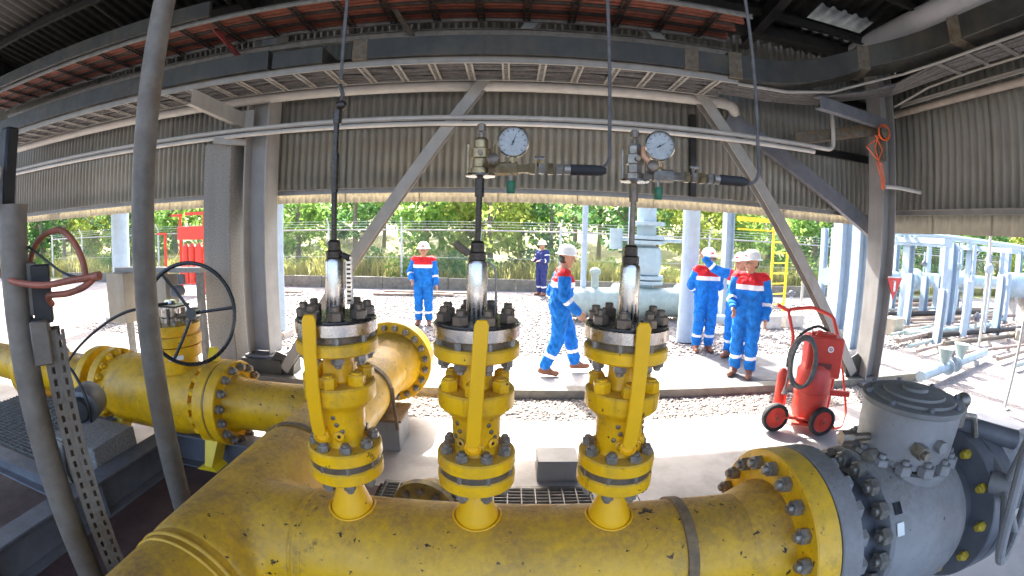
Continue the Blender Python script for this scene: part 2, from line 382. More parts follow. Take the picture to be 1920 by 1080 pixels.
# ------------------------------------------------------------------ the shed: columns, cladding, roof, braces
def corr(p0, along, upv, width, height, pitch=.105, depth=.032, out=(0, -1, 0)):
    """one profiled sheet: ribs run along upv"""
    p0, along, upv, out = Vector(p0), Vector(along).normalized(), Vector(upv).normalized(), Vector(out)
    n = max(1, round(width / pitch)); pt = width / n; xs = []
    for i in range(n):
        for a, d in ((0, 0), (.28, 0), (.42, 1), (.82, 1)): xs.append(((i + a) * pt, d * depth))
    xs.append((width + .02, 0))
    vs = []
    for z in (0, height):
        for x, d in xs: vs.append(p0 + along * x + upv * z + out * d)
    m = len(xs)
    return G().add(vs, [(i, i + 1, m + i + 1, m + i) for i in range(m - 1)])
def solid(o, t=.003):
    q = o.modifiers.new("sheet", 'SOLIDIFY'); q.thickness = t; q.offset = 0

cl = thing('cladding_wall', (-4, 5.8, 2.38), 'long beige corrugated wall hanging above the open back of the shed', 'wall')
sheet = mesh_of('cladding_sheet', corr((0, 0, .15), (1, 0, 0), (0, 0, 1), 1.05, 2.95), M['clad'], sharp=20)
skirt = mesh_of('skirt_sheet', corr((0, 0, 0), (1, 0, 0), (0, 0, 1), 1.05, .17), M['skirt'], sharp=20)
for i in range(20):
    o = inst('cladding_sheet', sheet, cl, (-14.9 + 1.05 * i, 5.80 + .004 * (i % 2), 2.38 + .004 * ((i * 7) % 3))); solid(o)
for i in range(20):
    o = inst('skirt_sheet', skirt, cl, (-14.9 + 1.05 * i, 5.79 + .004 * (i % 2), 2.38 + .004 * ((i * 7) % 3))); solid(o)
part('bottom_rail', G().channel((-14.9, 5.70, 2.53), (6.05, 5.70, 2.53), .07, .05, up=(0, 0, 1)), M['white_steel'], cl)
for z in (3.45, 4.35): part('girt', G().channel((-14.9, 5.74, z), (6.05, 5.74, z), .12, .05), M['dark_steel'], cl)
cs = thing('side_cladding_wall', (6.1, 2, 2.3), 'beige corrugated side wall at the right beyond the steel column', 'wall')
sheet2 = mesh_of('cladding_sheet', corr((0, 0, .30), (0, -1, 0), (0, 0, 1), 1.05, 3.0, pitch=.13, out=(-1, 0, 0)), M['clad'], sharp=20)
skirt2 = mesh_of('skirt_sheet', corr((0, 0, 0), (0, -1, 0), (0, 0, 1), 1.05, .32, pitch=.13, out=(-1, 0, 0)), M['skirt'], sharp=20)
for i in range(8):
    o = inst('cladding_sheet', sheet2, cs, (6.13 + .004 * (i % 2), 5.75 - 1.05 * i, 2.30 + .004 * (i % 3))); solid(o)
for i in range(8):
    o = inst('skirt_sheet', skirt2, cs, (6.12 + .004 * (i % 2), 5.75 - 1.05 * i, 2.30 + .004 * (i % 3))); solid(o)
part('bottom_rail', G().channel((6.04, 5.7, 2.61), (6.04, -2.6, 2.61), .08, .05), M['white_steel'], cs)
part('girt', G().channel((6.06, 5.7, 4.75), (6.06, -2.6, 4.75), .12, .05), M['dark_steel'], cs)

# left column: painted H section with a speckled concrete casing beside it
t = thing('steel_column', (-3.42, 5.42, 0), 'light grey steel H column beside the speckled concrete pillar', 'column')
part('shaft', G().ibeam((-3.42, 5.42, .34), (-3.42, 5.42, 5.0), .36, .34, .022, .014, up=(1, 0, 0)), M['col_steel'], t, bev=.003)
part('pedestal', G().span((-3.66, 5.12, 0), (-3.02, 5.72, .30)), M['trunk'], t, bev=.01)
part('base_plate', G().span((-3.62, 5.18, .30), (-3.08, 5.66, .335)), M['dark_grey'], t)
nutm = mesh_of('anchor_nut', G().lathe([(.022, 0), (.022, .03)], n=6).cyl((0, 0, .03), (0, 0, .06), .011, n=8), M['galv_nut'])
for x in (-3.56, -3.15):
    for y in (5.24, 5.6): inst('anchor_nut', nutm, t, (x, y, .336))
t = thing('concrete_pillar', (-4.02, 5.38, 0), 'rough speckled concrete pillar left of the steel column', 'pillar')
part('casing', G().span((-4.25, 5.2, 0), (-3.78, 5.62, 3.22)), M['terrazzo'], t, bev=.012)
# cantilever brackets on the left column
t = thing('tray_bracket', (-3.6, 4.9, 3.5), 'pale steel cantilever bracket holding the ladder tray at the left column', 'bracket', 'tray brackets on the columns')
part('arm', G().channel((-3.60, 5.24, 3.50), (-3.78, 4.30, 3.62), .20, .09, .012), M['white_steel'], t, bev=.003)
part('end_plate', G().span((-3.68, 5.22, 3.36), (-3.46, 5.24, 3.64)), M['white_steel'], t)
t = thing('pipe_bracket', (-3.7, 5.1, 3.2), 'short pale bracket under the two thin pipes at the left column', 'bracket')
part('arm', G().channel((-3.56, 5.23, 3.20), (-3.95, 5.0, 3.225), .085, .07, .01), M['white_steel'], t)

t = thing('steel_column', (5.45, 5.15, 0), 'grey steel H column standing behind the red wheeled extinguisher', 'column')
part('shaft', G().ibeam((5.45, 5.15, .05), (5.45, 5.15, 5.2), .30, .30, .02, .014, up=(1, 0, 0)), M['col_steel'], t, bev=.003)
part('base_plate', G().span((5.2, 4.92, .0), (5.7, 5.38, .05)), M['col_steel'], t)

# diagonal braces
def brace(p0, p1, w, label, gus=None, m='white_steel'):
    p0, p1 = Vector(p0), Vector(p1); q = thing('diagonal_brace', p0, label, 'brace', 'diagonal braces of the back wall')
    d = (p1 - p0).normalized()
    up = d.cross(Vector((0, 1, 0)))
    part('member', G().ibeam(p0 + d * .06, p1, w * 1.0, w, .012, .009, up=(0, 1, 0)), M[m], q, bev=.002)
    if gus:
        part('gusset_plate', G().prism([p0 + Vector(v) for v in gus], (0, .016, 0)), M['trunk'], q)
    return q
brace((-3.02, 5.2, .12), (.30, 5.2, 4.75), .135, 'long pale diagonal brace rising to the right from the left column foot', [(-.22, -.05, -.10), (.16, -.05, -.10), (.20, -.05, .22), (-.05, -.05, .30), (-.22, -.05, .12)])
brace((5.20, 5.2, .10), (1.62, 5.2, 4.75), .145, 'long pale diagonal brace behind the extinguisher rising to the left', [(.22, -.05, -.10), (-.16, -.05, -.10), (-.22, -.05, .25), (0, -.05, .36), (.22, -.05, .2)])
t = thing('knee_brace', (5.6, 5.55, 2.3), 'dark steel channel knee brace meeting the right column', 'brace')
part('member', G().channel((5.66, 5.5, 2.28), (2.9, 5.5, 3.70), .22, .09, .014, up=(0, 0, 1)), M['dark_grey'], t, bev=.003)
t = thing('door_post', (2.42, 5.66, 2.5), 'thin dark upright on the back cladding behind the right gauge', 'post')
part('member', G().span((2.39, 5.62, 2.56), (2.47, 5.70, 3.7)), M['dark_steel'], t)

# eave beam, rafters, purlins, roof
t = thing('eave_beam', (-4, 5.3, 4.7), 'dark steel beam along the top of the back wall', 'beam')
part('member', G().ibeam((-14, 5.30, 5.02), (6, 5.30, 5.02), .26, .16), M['dark_steel'], t)
RZ = lambda y: 5.05 + (5.9 - y) * .16
for x, lb in ((-9.2, 'dark roof rafter at the far left above the grey tube'), (-3.45, 'dark roof rafter over the left column'), (1.0, 'dark roof rafter over the middle valves'), (3.25, 'dark roof rafter right of the right valve')):
    t = thing('roof_rafter', (x, 2, RZ(2)), lb, 'rafter', 'roof rafters')
    part('member', G().ibeam((x, 5.6, RZ(5.6) - .17), (x, -3, RZ(-3) - .17), .28, .15), M['dark_steel'], t)
for k, y in enumerate((5.0, 4.0, 2.95, 1.9, .85, -.3, -1.6)):
    t = thing('roof_purlin', (0, y, RZ(y)), 'dark roof purlin, number %s from the back wall in the row under the roof sheets' % ('first second third fourth fifth sixth seventh'.split()[k]), 'purlin', 'roof purlins')
    part('member', G().channel((-14, y, RZ(y) - .015 - .09), (6.0, y, RZ(y) - .015 - .09), .15, .06, .006), M['dark_steel'], t)
rf = thing('roof', (-4, 1, 5.8), 'grey corrugated roof sheets seen from below over the pipes', 'roof')
L_ = 9.0 * math.sqrt(1 + .16 ** 2)
rsheet = mesh_of('roof_sheet', corr((0, 0, 0), (1, 0, 0), (0, -1, .16), 1.0, L_, pitch=.2, depth=.04, out=(0, 0, -1)), M['roof'], sharp=20)
rlite = mesh_of('skylight_sheet', corr((0, 0, 0), (1, 0, 0), (0, -1, .16), 1.0, L_, pitch=.2, depth=.04, out=(0, 0, -1)), M['skylight'], sharp=20)
for i in range(22):
    x = -15 + i
    if i == 19: continue
    o = inst('roof_sheet', rsheet, rf, (x, 5.95 + .003 * (i % 2), RZ(5.95) + .01 + .003 * (i % 2))); solid(o)
# split sheet with the translucent panel
for a, b_, m_, nm in ((0, .70, 'roof', 'roof_sheet'), (.70, 1.32, 'skylight', 'skylight_sheet'), (1.32, 9.0, 'roof', 'roof_sheet')):
    k = math.sqrt(1 + .16 ** 2)
    o = part(nm, corr((4.0, 5.95 - a, RZ(5.95 - a) + .012), (1, 0, 0), (0, -1, .16), 1.0, (b_ - a) * k, pitch=.2, depth=.04, out=(0, 0, -1)), M[m_], rf, sharp=20); solid(o)

# ------------------------------------------------------------------ cable trays, covers, pipes overhead
def ladder_tray(name, x0, x1, y0, y1, z, rail_h, pitch, label, rm, rungm, holes=False, slot=None):
    q = thing(name, ((x0 + x1) / 2, y0, z), label, 'cable tray')
    for y, s_ in ((y0, 1), (y1, -1)):
        part('side_rail', G().channel((x0, y, z + rail_h / 2), (x1, y, z + rail_h / 2), rail_h, .025, .004, up=(0, 0, 1)), M[rm], q)
    w = y1 - y0 - .012; hw = .033
    gg = G()
    ys = [y0 + .006 + w * i / 9 for i in range(10)]
    for sx in (-1, 1): gg.span((sx * hw - .011, ys[0], 0), (sx * hw + .011, ys[-1], .014))
    for i in range(0, 10, 1):
        yy = ys[i]; gg.span((-.0225, yy - .008, .0005), (.0225, yy + .008, .0135))
    me = mesh_of('rung', gg, M[rungm], Vector((0, 0, 0)))
    n = int((x1 - x0) / pitch)
    for i in range(n): inst('rung', me, q, (x0 + pitch * (i + .5), 0, z + .004))
    return q
ladder_tray('ladder_tray', -9.5, 2.55, 4.55, 5.10, 3.80, .07, .40, 'pale perforated ladder cable tray full of dark cables under the grey cover', 'white_steel', 'white_steel')
for k in range(7):
    y = 4.62 + .07 * k; pts = []
    for i in range(60): pts.append((-9.6 + 12.1 * i / 59, y + .018 * math.sin(i * .9 + k) + .012 * math.sin(i * .37 * (k + 1)), 3.842 + .012 * (k % 2) + .006 * math.sin(i * 1.3 + k)))
    solo('tray_cable', G().tube(pts, .021 + .004 * (k % 3), 6), M['greycable'], pts[30], 'grey cable lying in the pale ladder tray, %s from its front rail' % ('first second third fourth fifth sixth seventh'.split()[k]), 'cable', 'cables in the pale ladder tray')
q = ladder_tray('ladder_tray', -9.5, 2.6, 4.20, 4.90, 4.48, .05, .52, 'dark rusty upper ladder tray carrying orange conduits under the roof', 'galv', 'dark_tray')
for k in range(9):
    y = 4.26 + .072 * k
    a, b_ = (-9.5, 2.5 + .05 * (k % 3))
    solo('orange_conduit', G().tube([(a, y, 4.535), (-4 + .3 * k, y + .01, 4.54), (b_, y, 4.535)], .026 if k % 3 else .032, 10), M['rust_tray'] if k not in (3, 6) else M['dark_tray'], (0, y, 4.535), '%s orange-red conduit on the rusty upper tray, %s from its front edge' % ('thick' if k % 3 == 0 else 'slim', 'first second third fourth fifth sixth seventh eighth ninth'.split()[k]), 'conduit', 'orange conduits on the upper tray')
t = thing('tray_support_beam', (-3, 4.96, 4.36), 'thin grey steel rail under the far edge of the rusty upper tray', 'beam')
part('member', G().channel((-9.5, 4.98, 4.37), (2.7, 4.98, 4.37), .09, .05, .006), M['galv'], t)
t = thing('tray_hanger', (-.9, 4.6, 4.6), 'dark diagonal steel hanger below the upper tray left of centre', 'hanger')
part('member', G().angle((-1.62, 4.05, 4.80), (-1.22, 5.05, 4.28), .07, .008), M['galv_tube'], t)
part('clamp', G().span((-1.66, 4.0, 4.62), (-1.52, 4.1, 4.86)), M['galv'], t)
t = thing('tray_hanger', (-3.6, 4.0, 4.6), 'red painted strut hanger slanting under the upper tray near the left column', 'hanger')
part('member', G().channel((-3.80, 4.35, 4.66), (-3.42, 4.75, 4.17), .055, .04, .006), M['dull_red'], t)
part('clamp', G().tube([(-3.98, 4.28, 4.74), (-3.86, 4.28, 4.78), (-3.82, 4.28, 4.68), (-3.88, 4.28, 4.60)], .018, 8), M['galv'], t)

# grey tray cover (trunking): straight lengths, then it rises and turns along the side wall
def trunk(path, h, w, label, joints=()):
    q = thing('tray_cover', path[0], label, 'tray cover', 'dark grey tray covers')
    P = [Vector(p) for p in path]; vs = []
    for i, p in enumerate(P):
        d = (P[min(i + 1, len(P) - 1)] - P[max(i - 1, 0)]); d.z = 0; d.normalize(); s_ = Vector((-d.y, d.x, 0))
        vs += [p, p + s_ * w, p + s_ * w + Vector((0, 0, h)), p + Vector((0, 0, h))]
    fs = [(0, 1, 2, 3), tuple(len(vs) - 4 + k for k in (3, 2, 1, 0))]
    for i in range(len(P) - 1):
        for k in range(4): fs.append((i*4+k, i*4+(k+1) % 4, i*4+4+(k+1) % 4, i*4+4+k))
    part('cover', G().add(vs, fs), M['trunk'], q, bev=.006, sharp=25)
    for (p, d) in joints:
        p, d = Vector(p), Vector(d).normalized(); s_ = Vector((-d.y, d.x, 0))
        Mx = Matrix((d, s_, Vector((0, 0, 1)))).transposed()
        part('joint_band', G().box(p + s_ * (w / 2) + Vector((0, 0, h / 2)), (.17, w + .02, h + .02), Mx), M['trunk_rust'], q, bev=.004)
    return q
trunk([(-9.5, 4.50, 3.89), (-2.86, 4.50, 3.89)], .24, .5, 'dark grey tray cover length at the left behind the grey tube')
trunk([(-2.80, 4.50, 3.885), (-2.15, 4.50, 3.885)], .20, .5, 'short dark grey tray cover piece left of the gap')
trunk([(-1.62, 4.50, 3.885), (2.42, 4.50, 3.885)], .235, .5, 'long dark grey tray cover above the middle ladder tray', joints=[((-1.7, 4.5, 3.885), (1, 0, 0)), ((1.95, 4.5, 3.885), (1, 0, 0))])
CUR = [(2.46, 4.5, 3.86), (2.75, 4.5, 3.86), (3.1, 4.5, 3.88), (3.45, 4.5, 3.95), (3.8, 4.49, 4.06), (4.15, 4.46, 4.20), (4.45, 4.38, 4.33), (4.7, 4.24, 4.41), (4.88, 4.02, 4.46), (4.97, 3.75, 4.48), (5.0, 3.4, 4.49), (5.02, 2.6, 4.50), (5.04, 1.4, 4.51), (5.05, .2, 4.52), (5.05, -2, 4.52)]
trunk([(-9.5, 4.12, 4.54), (-3.55, 4.12, 4.54)], .20, .05, 'dark tray cover at the upper left above the orange conduits')
trunk(CUR, .30, .45, 'curved dark grey tray cover rising and turning along the right side wall',
      joints=[((2.5, 4.5, 3.86), (1, 0, 0)), ((4.42, 4.385, 4.32), (.93, -.36, 0)), ((4.99, 3.3, 4.49), (.02, -1, 0)), ((5.03, 2.0, 4.505), (.02, -1, 0))])
# tray along the right side wall
t = thing('side_ladder_tray', (5.3, 2, 4.2), 'pale edged ladder cable tray running toward the viewer under the right tray cover', 'cable tray')
railL = [(2.55, 4.55, 3.80), (3.2, 4.52, 3.80), (3.9, 4.5, 3.92), (4.5, 4.45, 4.15), (4.95, 4.2, 4.30), (5.05, 3.6, 4.33), (5.07, 2, 4.34), (5.08, -2, 4.35)]
part('side_rail', G().tube(railL, .018, 6), M['white_steel'], t)
railR = [(2.55, 5.10, 3.80), (3.6, 5.08, 3.72), (4.6, 5.05, 3.78), (5.45, 4.85, 4.10), (5.62, 4.3, 4.30), (5.62, 3.6, 4.33), (5.62, 2, 4.34), (5.62, -2, 4.35)]
part('side_rail', G().tube(railR[3:], .018, 6), M['white_steel'], t)
part('side_rail', G().channel((5.66, 4.9, 4.16), (5.66, -2, 4.20), .05, .03, .005), M['white_steel'], t)
rg = mesh_of('rung', G().span((-.27, -.035, 0), (.27, .035, .012)), M['galv'])
for i in range(13): inst('rung', rg, t, (5.35, 3.7 - .45 * i, 4.33))
for k in range(6):
    y = 4.62 + .075 * k
    pts = [(2.5, y, 3.85), (3.2, y, 3.84), (3.9, y, 3.9), (4.5, y - .05, 4.05), (5.0 + .05 * k, y - .25, 4.22), (5.13 + .075 * k, 3.8, 4.36), (5.13 + .075 * k, 2, 4.365), (5.13 + .075 * k, -2, 4.37)]
    solo('tray_cable', G().tube(pts, .022 + .004 * (k % 3), 6), M['greycable'], pts[3], 'dark cable bending out of the tray toward the right wall, %s from the inside' % ('first second third fourth fifth sixth'.split()[k]), 'cable', 'cables bending to the right')
t = thing('tray_bracket', (5.1, 4.9, 3.7), 'rust stained steel cantilever bracket holding the tray at the right column', 'bracket', 'tray brackets on the columns')
part('arm', G().channel((5.45, 5.0, 3.86), (3.75, 4.55, 3.78), .16, .10, .012), M['dark_grey'], t, bev=.003)
part('return_arm', G().channel((5.40, 5.02, 3.80), (3.85, 5.25, 3.45), .16, .10, .012), M['trunk_rust'], t, bev=.003)
# pipes under the tray
def bent(pts, r, n=12, rad=.12):
    P = [Vector(p) for p in pts]; out = [P[0]]
    for i in range(1, len(P) - 1):
        a = (P[i-1] - P[i]).normalized(); b_ = (P[i+1] - P[i]).normalized()
        s_ = P[i] + a * rad; e = P[i] + b_ * rad
        for k in range(7):
            u = k / 6; out.append(s_ * (1-u)**2 + P[i] * 2*u*(1-u) + e * u*u)
    out.append(P[-1]); return G().tube(out, r, n)
solo('header_conduit', bent([(-9.5, 5.28, 3.80), (2.85, 5.28, 3.80), (3.08, 5.62, 3.76)], .072, 16, .2), M['white_pipe'], (0, 5.28, 3.8), 'thick off-white pipe along the wall directly below the ladder tray', 'pipe')
solo('thin_conduit', bent([(-9.5, 5.12, 3.345), (4.42, 5.12, 3.345), (4.42, 5.12, 4.0)], .032, 12, .12), M['white_pipe'], (0, 5.12, 3.345), 'upper of two thin white pipes, turning up at its right end', 'pipe')
solo('thin_conduit', G().tube([(-9.5, 5.10, 3.268), (4.05, 5.10, 3.268)], .030, 12), M['white_pipe'], (0, 5.1, 3.268), 'lower of two thin white pipes crossing in front of the braces', 'pipe')
solo('brown_pipe', bent([(5.95, 5.6, 3.2), (5.95, 5.6, 4.16), (5.95, -3, 4.16)], .055, 14, .12), mat('dusty_tan_pipe', (.34, .29, .24), .6, var=.15, streak=.3), (5.95, 5.6, 3.2), 'tan pipe running along the right side wall above the cladding sheets', 'pipe')
solo('big_duct', G().cyl((5.25, 5.5, 5.02), (5.5, -2, 5.15), .24, n=32), mat('pale_duct', (.42, .42, .43), .5, var=.08, streak=.2), (5.3, 2, 5.1), 'large pale grey round duct under the roof at the upper right', 'duct')

# thin cables hanging from the roof
for pts, lb in (([(-.64, 1.5, 5.7), (-.655, 1.5, 4.2), (-.645, 1.5, 3.2), (-.632, 1.5, 2.52)], 'thin cable hanging from the roof to the left valve rod'),
                ([(.30, 1.47, 5.7), (.315, 1.46, 4.2), (.325, 1.46, 2.8), (.325, 1.46, 2.3), (.322, 1.455, 2.215), (.29, 1.455, 2.18)], 'thin dark cable hanging from the roof to the middle black connector'),
                ([(.80, 1.47, 5.7), (.83, 1.46, 4.2), (.885, 1.46, 2.8), (.895, 1.46, 2.3), (.89, 1.45, 2.21), (.85, 1.45, 2.17), (.72, 1.45, 2.165)], 'thin dark cable hanging from the roof to the right black connector')):
    P = [Vector(p) for p in pts]; out = []
    for i in range(len(P) - 1):
        for k in range(6): 
            a = P[max(i-1, 0)]; b_ = P[i]; c_ = P[i+1]; d_ = P[min(i+2, len(P)-1)]; u = k / 6
            out.append(.5 * ((2*b_) + (c_-a)*u + (2*a-5*b_+4*c_-d_)*u*u + (3*b_-a-3*c_+d_)*u**3))
    out.append(P[-1])
    solo('hanging_cable', G().tube(out, .0065, 6), M['greycable'], pts[-1], lb, 'cable', 'thin cables hanging from the roof')

# hooter with a coiled orange cord on the right column
t = thing('warning_horn', (5.22, 4.98, 3.6), 'small horn with an orange coiled cord hung on the right column', 'horn')
part('bracket', G().span((5.14, 4.92, 3.28), (5.30, 5.0, 3.62)), M['trunk_rust'], t, bev=.004)
part('drum', G().lathe([(.05, 0), (.075, .03), (.075, .07), (.03, .08)], (5.22, 4.92, 3.68), (0, -1, 0), 20), M['trunk_rust'], t)
for k in range(3):
    part('cord_coil', G().tube([(5.22 + (.10 + .008 * k) * math.cos(a), 4.90 - .016 * k, 3.68 + (.10 + .008 * k) * math.sin(a)) for a in [2*math.pi*i/28 for i in range(28)]], .008, 6, True), M['orange'], t)
for dx in (0, .06, -.05):
    part('hanging_cord', G().tube([(5.10 + dx, 4.9, 3.62), (5.02 - dx * 3, 4.88, 3.42), (5.10 + dx, 4.88, 3.2), (5.17 + dx * .6, 4.88, 3.0), (5.17 + dx * .3, 4.88, 2.86)], .009, 6), M['orange'], t)
solo('column_spigot', G().tube([(5.3, 4.95, 2.92), (5.5, 4.86, 2.92), (5.95, 4.8, 2.9)], .03, 10), M['white_pipe'], (5.3, 4.95, 2.92), 'short white pipe stub sticking out of the right column', 'pipe')
# fire sign on the column
t = thing('fire_sign', (5.62, 4.97, 1.45), 'red triangular fire extinguisher sign on the right column', 'sign')
part('plate', G().prism([(5.45, 4.96, 1.62), (5.79, 4.96, 1.62), (5.62, 4.96, 1.30)], (0, .012, 0)), M['sign_red'], t)
part('pictogram', G().span((5.60, 4.953, 1.42), (5.645, 4.958, 1.555)).span((5.605, 4.953, 1.557), (5.64, 4.958, 1.575)).span((5.575, 4.953, 1.572), (5.60, 4.958, 1.58)), M['sign_white'], t)
part('border', G().prism([(5.45, 4.954, 1.64), (5.79, 4.954, 1.64), (5.78, 4.954, 1.622), (5.46, 4.954, 1.622)], (0, .004, 0)), M['sign_white'], t)
# ------------------------------------------------------------------ nuts and bolts (shared meshes), local +Z points out of the flange
def nut_mesh(name, r, h, studr, studl, m, washer=True):
    g = G().lathe([(r * .9, 0), (r, h * .12), (r, h * .86), (r * .86, h)], n=6)
    g.lathe([(studr, h - .001), (studr, h + studl * .8), (studr * .8, h + studl)], n=10)
    return mesh_of(name, g, M[m], sharp=30)
N_BIG = nut_mesh('stud_nut', .036, .046, .021, .022, 'galv_nut')
N_BIGY = nut_mesh('stud_nut', .034, .042, .020, .018, 'yellow_clean')
N_TOP = nut_mesh('stud_nut', .028, .034, .016, .020, 'dark_nut')
N_LOW = nut_mesh('stud_nut', .024, .027, .014, .013, 'galv_nut')
N_BODY = nut_mesh('stud_nut', .033, .042, .020, .008, 'yellow_clean')
N_GREY = nut_mesh('stud_nut', .044, .050, .020, .02, 'grey_paint')
N_DARK = nut_mesh('stud_nut', .044, .050, .022, .02, 'galv_nut')
N_CAP = nut_mesh('stud_cap', .028, .04, .020, .024, 'stud_yellow')
def ring_of(me, name, parent, o, axis, rad, n, phase=0., keep=None):
    u, w, d = basis(axis); o = Vector(o); rot = align(axis)
    for k in range(n):
        a = 2 * math.pi * (k + phase) / n
        p = o + (u * math.cos(a) + w * math.sin(a)) * rad
        if keep and not keep(p): continue
        inst(name, me, parent, p, rot)
def flange_prof(r, t, bore=.0, c=.006):
    return [(bore, 0), (r - c, 0), (r, c), (r, t - c), (r - c, t), (bore, t)]

# ------------------------------------------------------------------ the yellow header: tee, run, header pipe, weldolets, flange
HY, HZ, HR, TX = 1.5, .60, .254, -1.25
hd = thing('gas_header', (TX, HY, HZ), 'big worn yellow gas pipe in the foreground with its tee and three branch nozzles', 'pipe')
def saddle_pipe(x0, x1, n=48, m=40):
    """header stub whose left end follows the run pipe (a fillet saddle)"""
    vs = []; fs = []
    for j in range(m + 1):
        for k in range(n):
            a = 2 * math.pi * k / n; y = HR * math.cos(a); z = HR * math.sin(a)
            xs = TX + math.sqrt(max(0, (HR + .004) ** 2 - z * z)) * .999
            u = j / m; x = xs + (x1 - xs) * u
            f = 1 + .16 * max(0, 1 - (x - xs) / .16) ** 2
            vs.append((x, HY + y * f, HZ + z * (1 + (f - 1) * .45)))
    for j in range(m):
        for k in range(n): fs.append((j*n+k, j*n+(k+1) % n, (j+1)*n+(k+1) % n, (j+1)*n+k))
    return G().add(vs, fs)
def blended_tee():
    gq = G().cyl((TX, 1.115, HZ), (TX, 2.19, HZ), HR + .012, n=72).cyl((TX, HY, HZ), (-.845, HY, HZ), HR + .004, n=72)
    me = bpy.data.meshes.new('raw'); me.from_pydata([tuple(v) for v in gq.v], [], gq.f)
    o = bpy.data.objects.new('raw', me); C.objects.link(o)
    m = o.modifiers.new('r', 'REMESH'); m.mode = 'VOXEL'; m.voxel_size = .013
    m2 = o.modifiers.new('s', 'SMOOTH'); m2.factor = .5; m2.iterations = 70
    bpy.context.view_layer.update(); dg = bpy.context.evaluated_depsgraph_get()
    b_ = bpy.data.meshes.new_from_object(o.evaluated_get(dg)); bpy.data.objects.remove(o); bpy.data.meshes.remove(me)
    b_.name = 'tee'; b_.transform(Matrix.Translation(-OFF[hd.name])); b_.materials.clear(); b_.materials.append(M['yellow'])
    b_.polygons.foreach_set('use_smooth', [True] * len(b_.polygons))
    o = bpy.data.objects.new('tee', b_); C.objects.link(o); o.parent = hd; OFF['tee'] = OFF[hd.name]
blended_tee()
part('header_pipe', G().cyl((-.86, HY, HZ), (1.04, HY, HZ), HR, n=72), M['yellow'], hd, sharp=50)
part('run_pipe', G().cyl((TX, -1.6, HZ), (TX, 4.12, HZ), HR, n=72), M['yellow'], hd, sharp=50)
def bead(o, axis, r, w=.012, m='yellow', nm='weld_seam'):
    part(nm, G().lathe([(r - .003, -w), (r + .004, -w * .6), (r + .006, 0), (r + .004, w * .6), (r - .003, w)], o, axis, 64, cap=False), M[m], hd, sharp=60)
bead((TX, 1.09, HZ), (0, 1, 0), HR + .006); bead((TX, 1.05, HZ), (0, 1, 0), HR + .002, .009)
bead((TX, 2.195, HZ), (0, 1, 0), HR + .012, .02, 'rustring'); bead((-.84, HY, HZ), (1, 0, 0), HR + .001, .010)
bead((-.80, HY, HZ), (1, 0, 0), HR - .0015, .007)
part('band_clamp', G().lathe([(HR, -.024), (HR + .012, -.022), (HR + .012, .022), (HR, .024)], (.735, HY, HZ), (1, 0, 0), 64, cap=False), M['rustring'], hd, sharp=40)
part('band_clamp', G().lathe([(HR, -.03), (HR + .016, -.028), (HR + .016, .028), (HR, .03)], (TX, 3.45, HZ), (0, 1, 0), 64, cap=False), M['rustring'], hd, sharp=40)
part('clamp_strap', G().tube([(-.985, 3.45, .66), (-.975, 3.45, .5), (-.96, 3.45, .35), (-.955, 3.45, .27)], .016, 8), M['rustring'], hd)
# far end flange pair with bolts
part('weld_neck', G().lathe([(HR, 0), (HR + .004, .02), (HR + .07, .22), (HR + .075, .28)], (TX, 4.1, HZ), (0, 1, 0), 64, cap=False), M['yellow'], hd, sharp=50)
fl = part('end_flange', G().lathe(flange_prof(.435, .10), (TX, 4.38, HZ), (0, 1, 0), 72), M['yellow_clean'], hd)
part('end_cover', G().lathe(flange_prof(.43, .09), (TX, 4.50, HZ), (0, 1, 0), 72), M['yellow_clean'], hd)
ring_of(N_BIG, 'stud_nut', hd, (TX, 4.38, HZ), (0, -1, 0), .378, 20, .5)
# weldolets
XV = (-.635, -.115, .42)
for x in XV:
    part('branch_nozzle', G().lathe([(.092, .795), (.090, .835), (.086, .858), (.0855, .862), (.074, .892), (.0735, .896), (.063, .924), (.0625, .928), (.052, .956), (.046, .975), (.044, 1.02)], (x, HY, 0), (0, 0, 1), 40), M['lever'], hd, sharp=50)
    part('weld_seam', G().tube([(x + .096 * math.cos(a), HY + .094 * math.sin(a), HZ + math.sqrt(HR ** 2 - (.094 * math.sin(a)) ** 2) + .002) for a in [2*math.pi*i/40 for i in range(40)]], .0045, 6, True), M['lever'], hd)
# right hand flange of the header
part('weld_neck', G().lathe([(HR, 0), (HR + .006, .01), (HR + .035, .09), (HR + .052, .14), (HR + .055, .18)], (1.02, HY, HZ), (1, 0, 0), 64, cap=False), M['yellow'], hd, sharp=50)
part('header_flange', G().lathe(flange_prof(.452, .125), (1.185, HY, HZ), (1, 0, 0), 80), M['yellow_clean'], hd)
ring_of(N_BIG, 'stud_nut', hd, (1.185, HY, HZ), (-1, 0, 0), .388, 20, .25)

# ------------------------------------------------------------------ second yellow pipe at the left with its ball valve
PY, PZ, PR = 2.97, .60, .203
sp = thing('side_pipe', (-2.0, PY, PZ), 'yellow side pipe joining the big run pipe from the left', 'pipe')
part('pipe', G().cyl((-2.12, PY, PZ), (TX, PY, PZ), PR, n=56), M['yellow'], sp)
part('pipe', G().cyl((-9.0, PY, PZ), (-5.15, PY, PZ), PR, n=56), M['yellow'], sp)
part('pipe', G().cyl((-4.78, PY, PZ), (-3.95, PY, PZ), PR, n=56), M['yellow'], sp)
part('reducing_neck', G().lathe([(PR, 0), (PR + .02, .06), (PR + .05, .12)], (-2.10, PY, PZ), (-1, 0, 0), 56, cap=False), M['yellow'], sp)
part('pipe_flange', G().lathe(flange_prof(.352, .10), (-2.20, PY, PZ), (-1, 0, 0), 64), M['yellow_clean'], sp)
part('pipe_flange', G().lathe(flange_prof(.352, .10), (-3.85, PY, PZ), (-1, 0, 0), 64), M['yellow_clean'], sp)
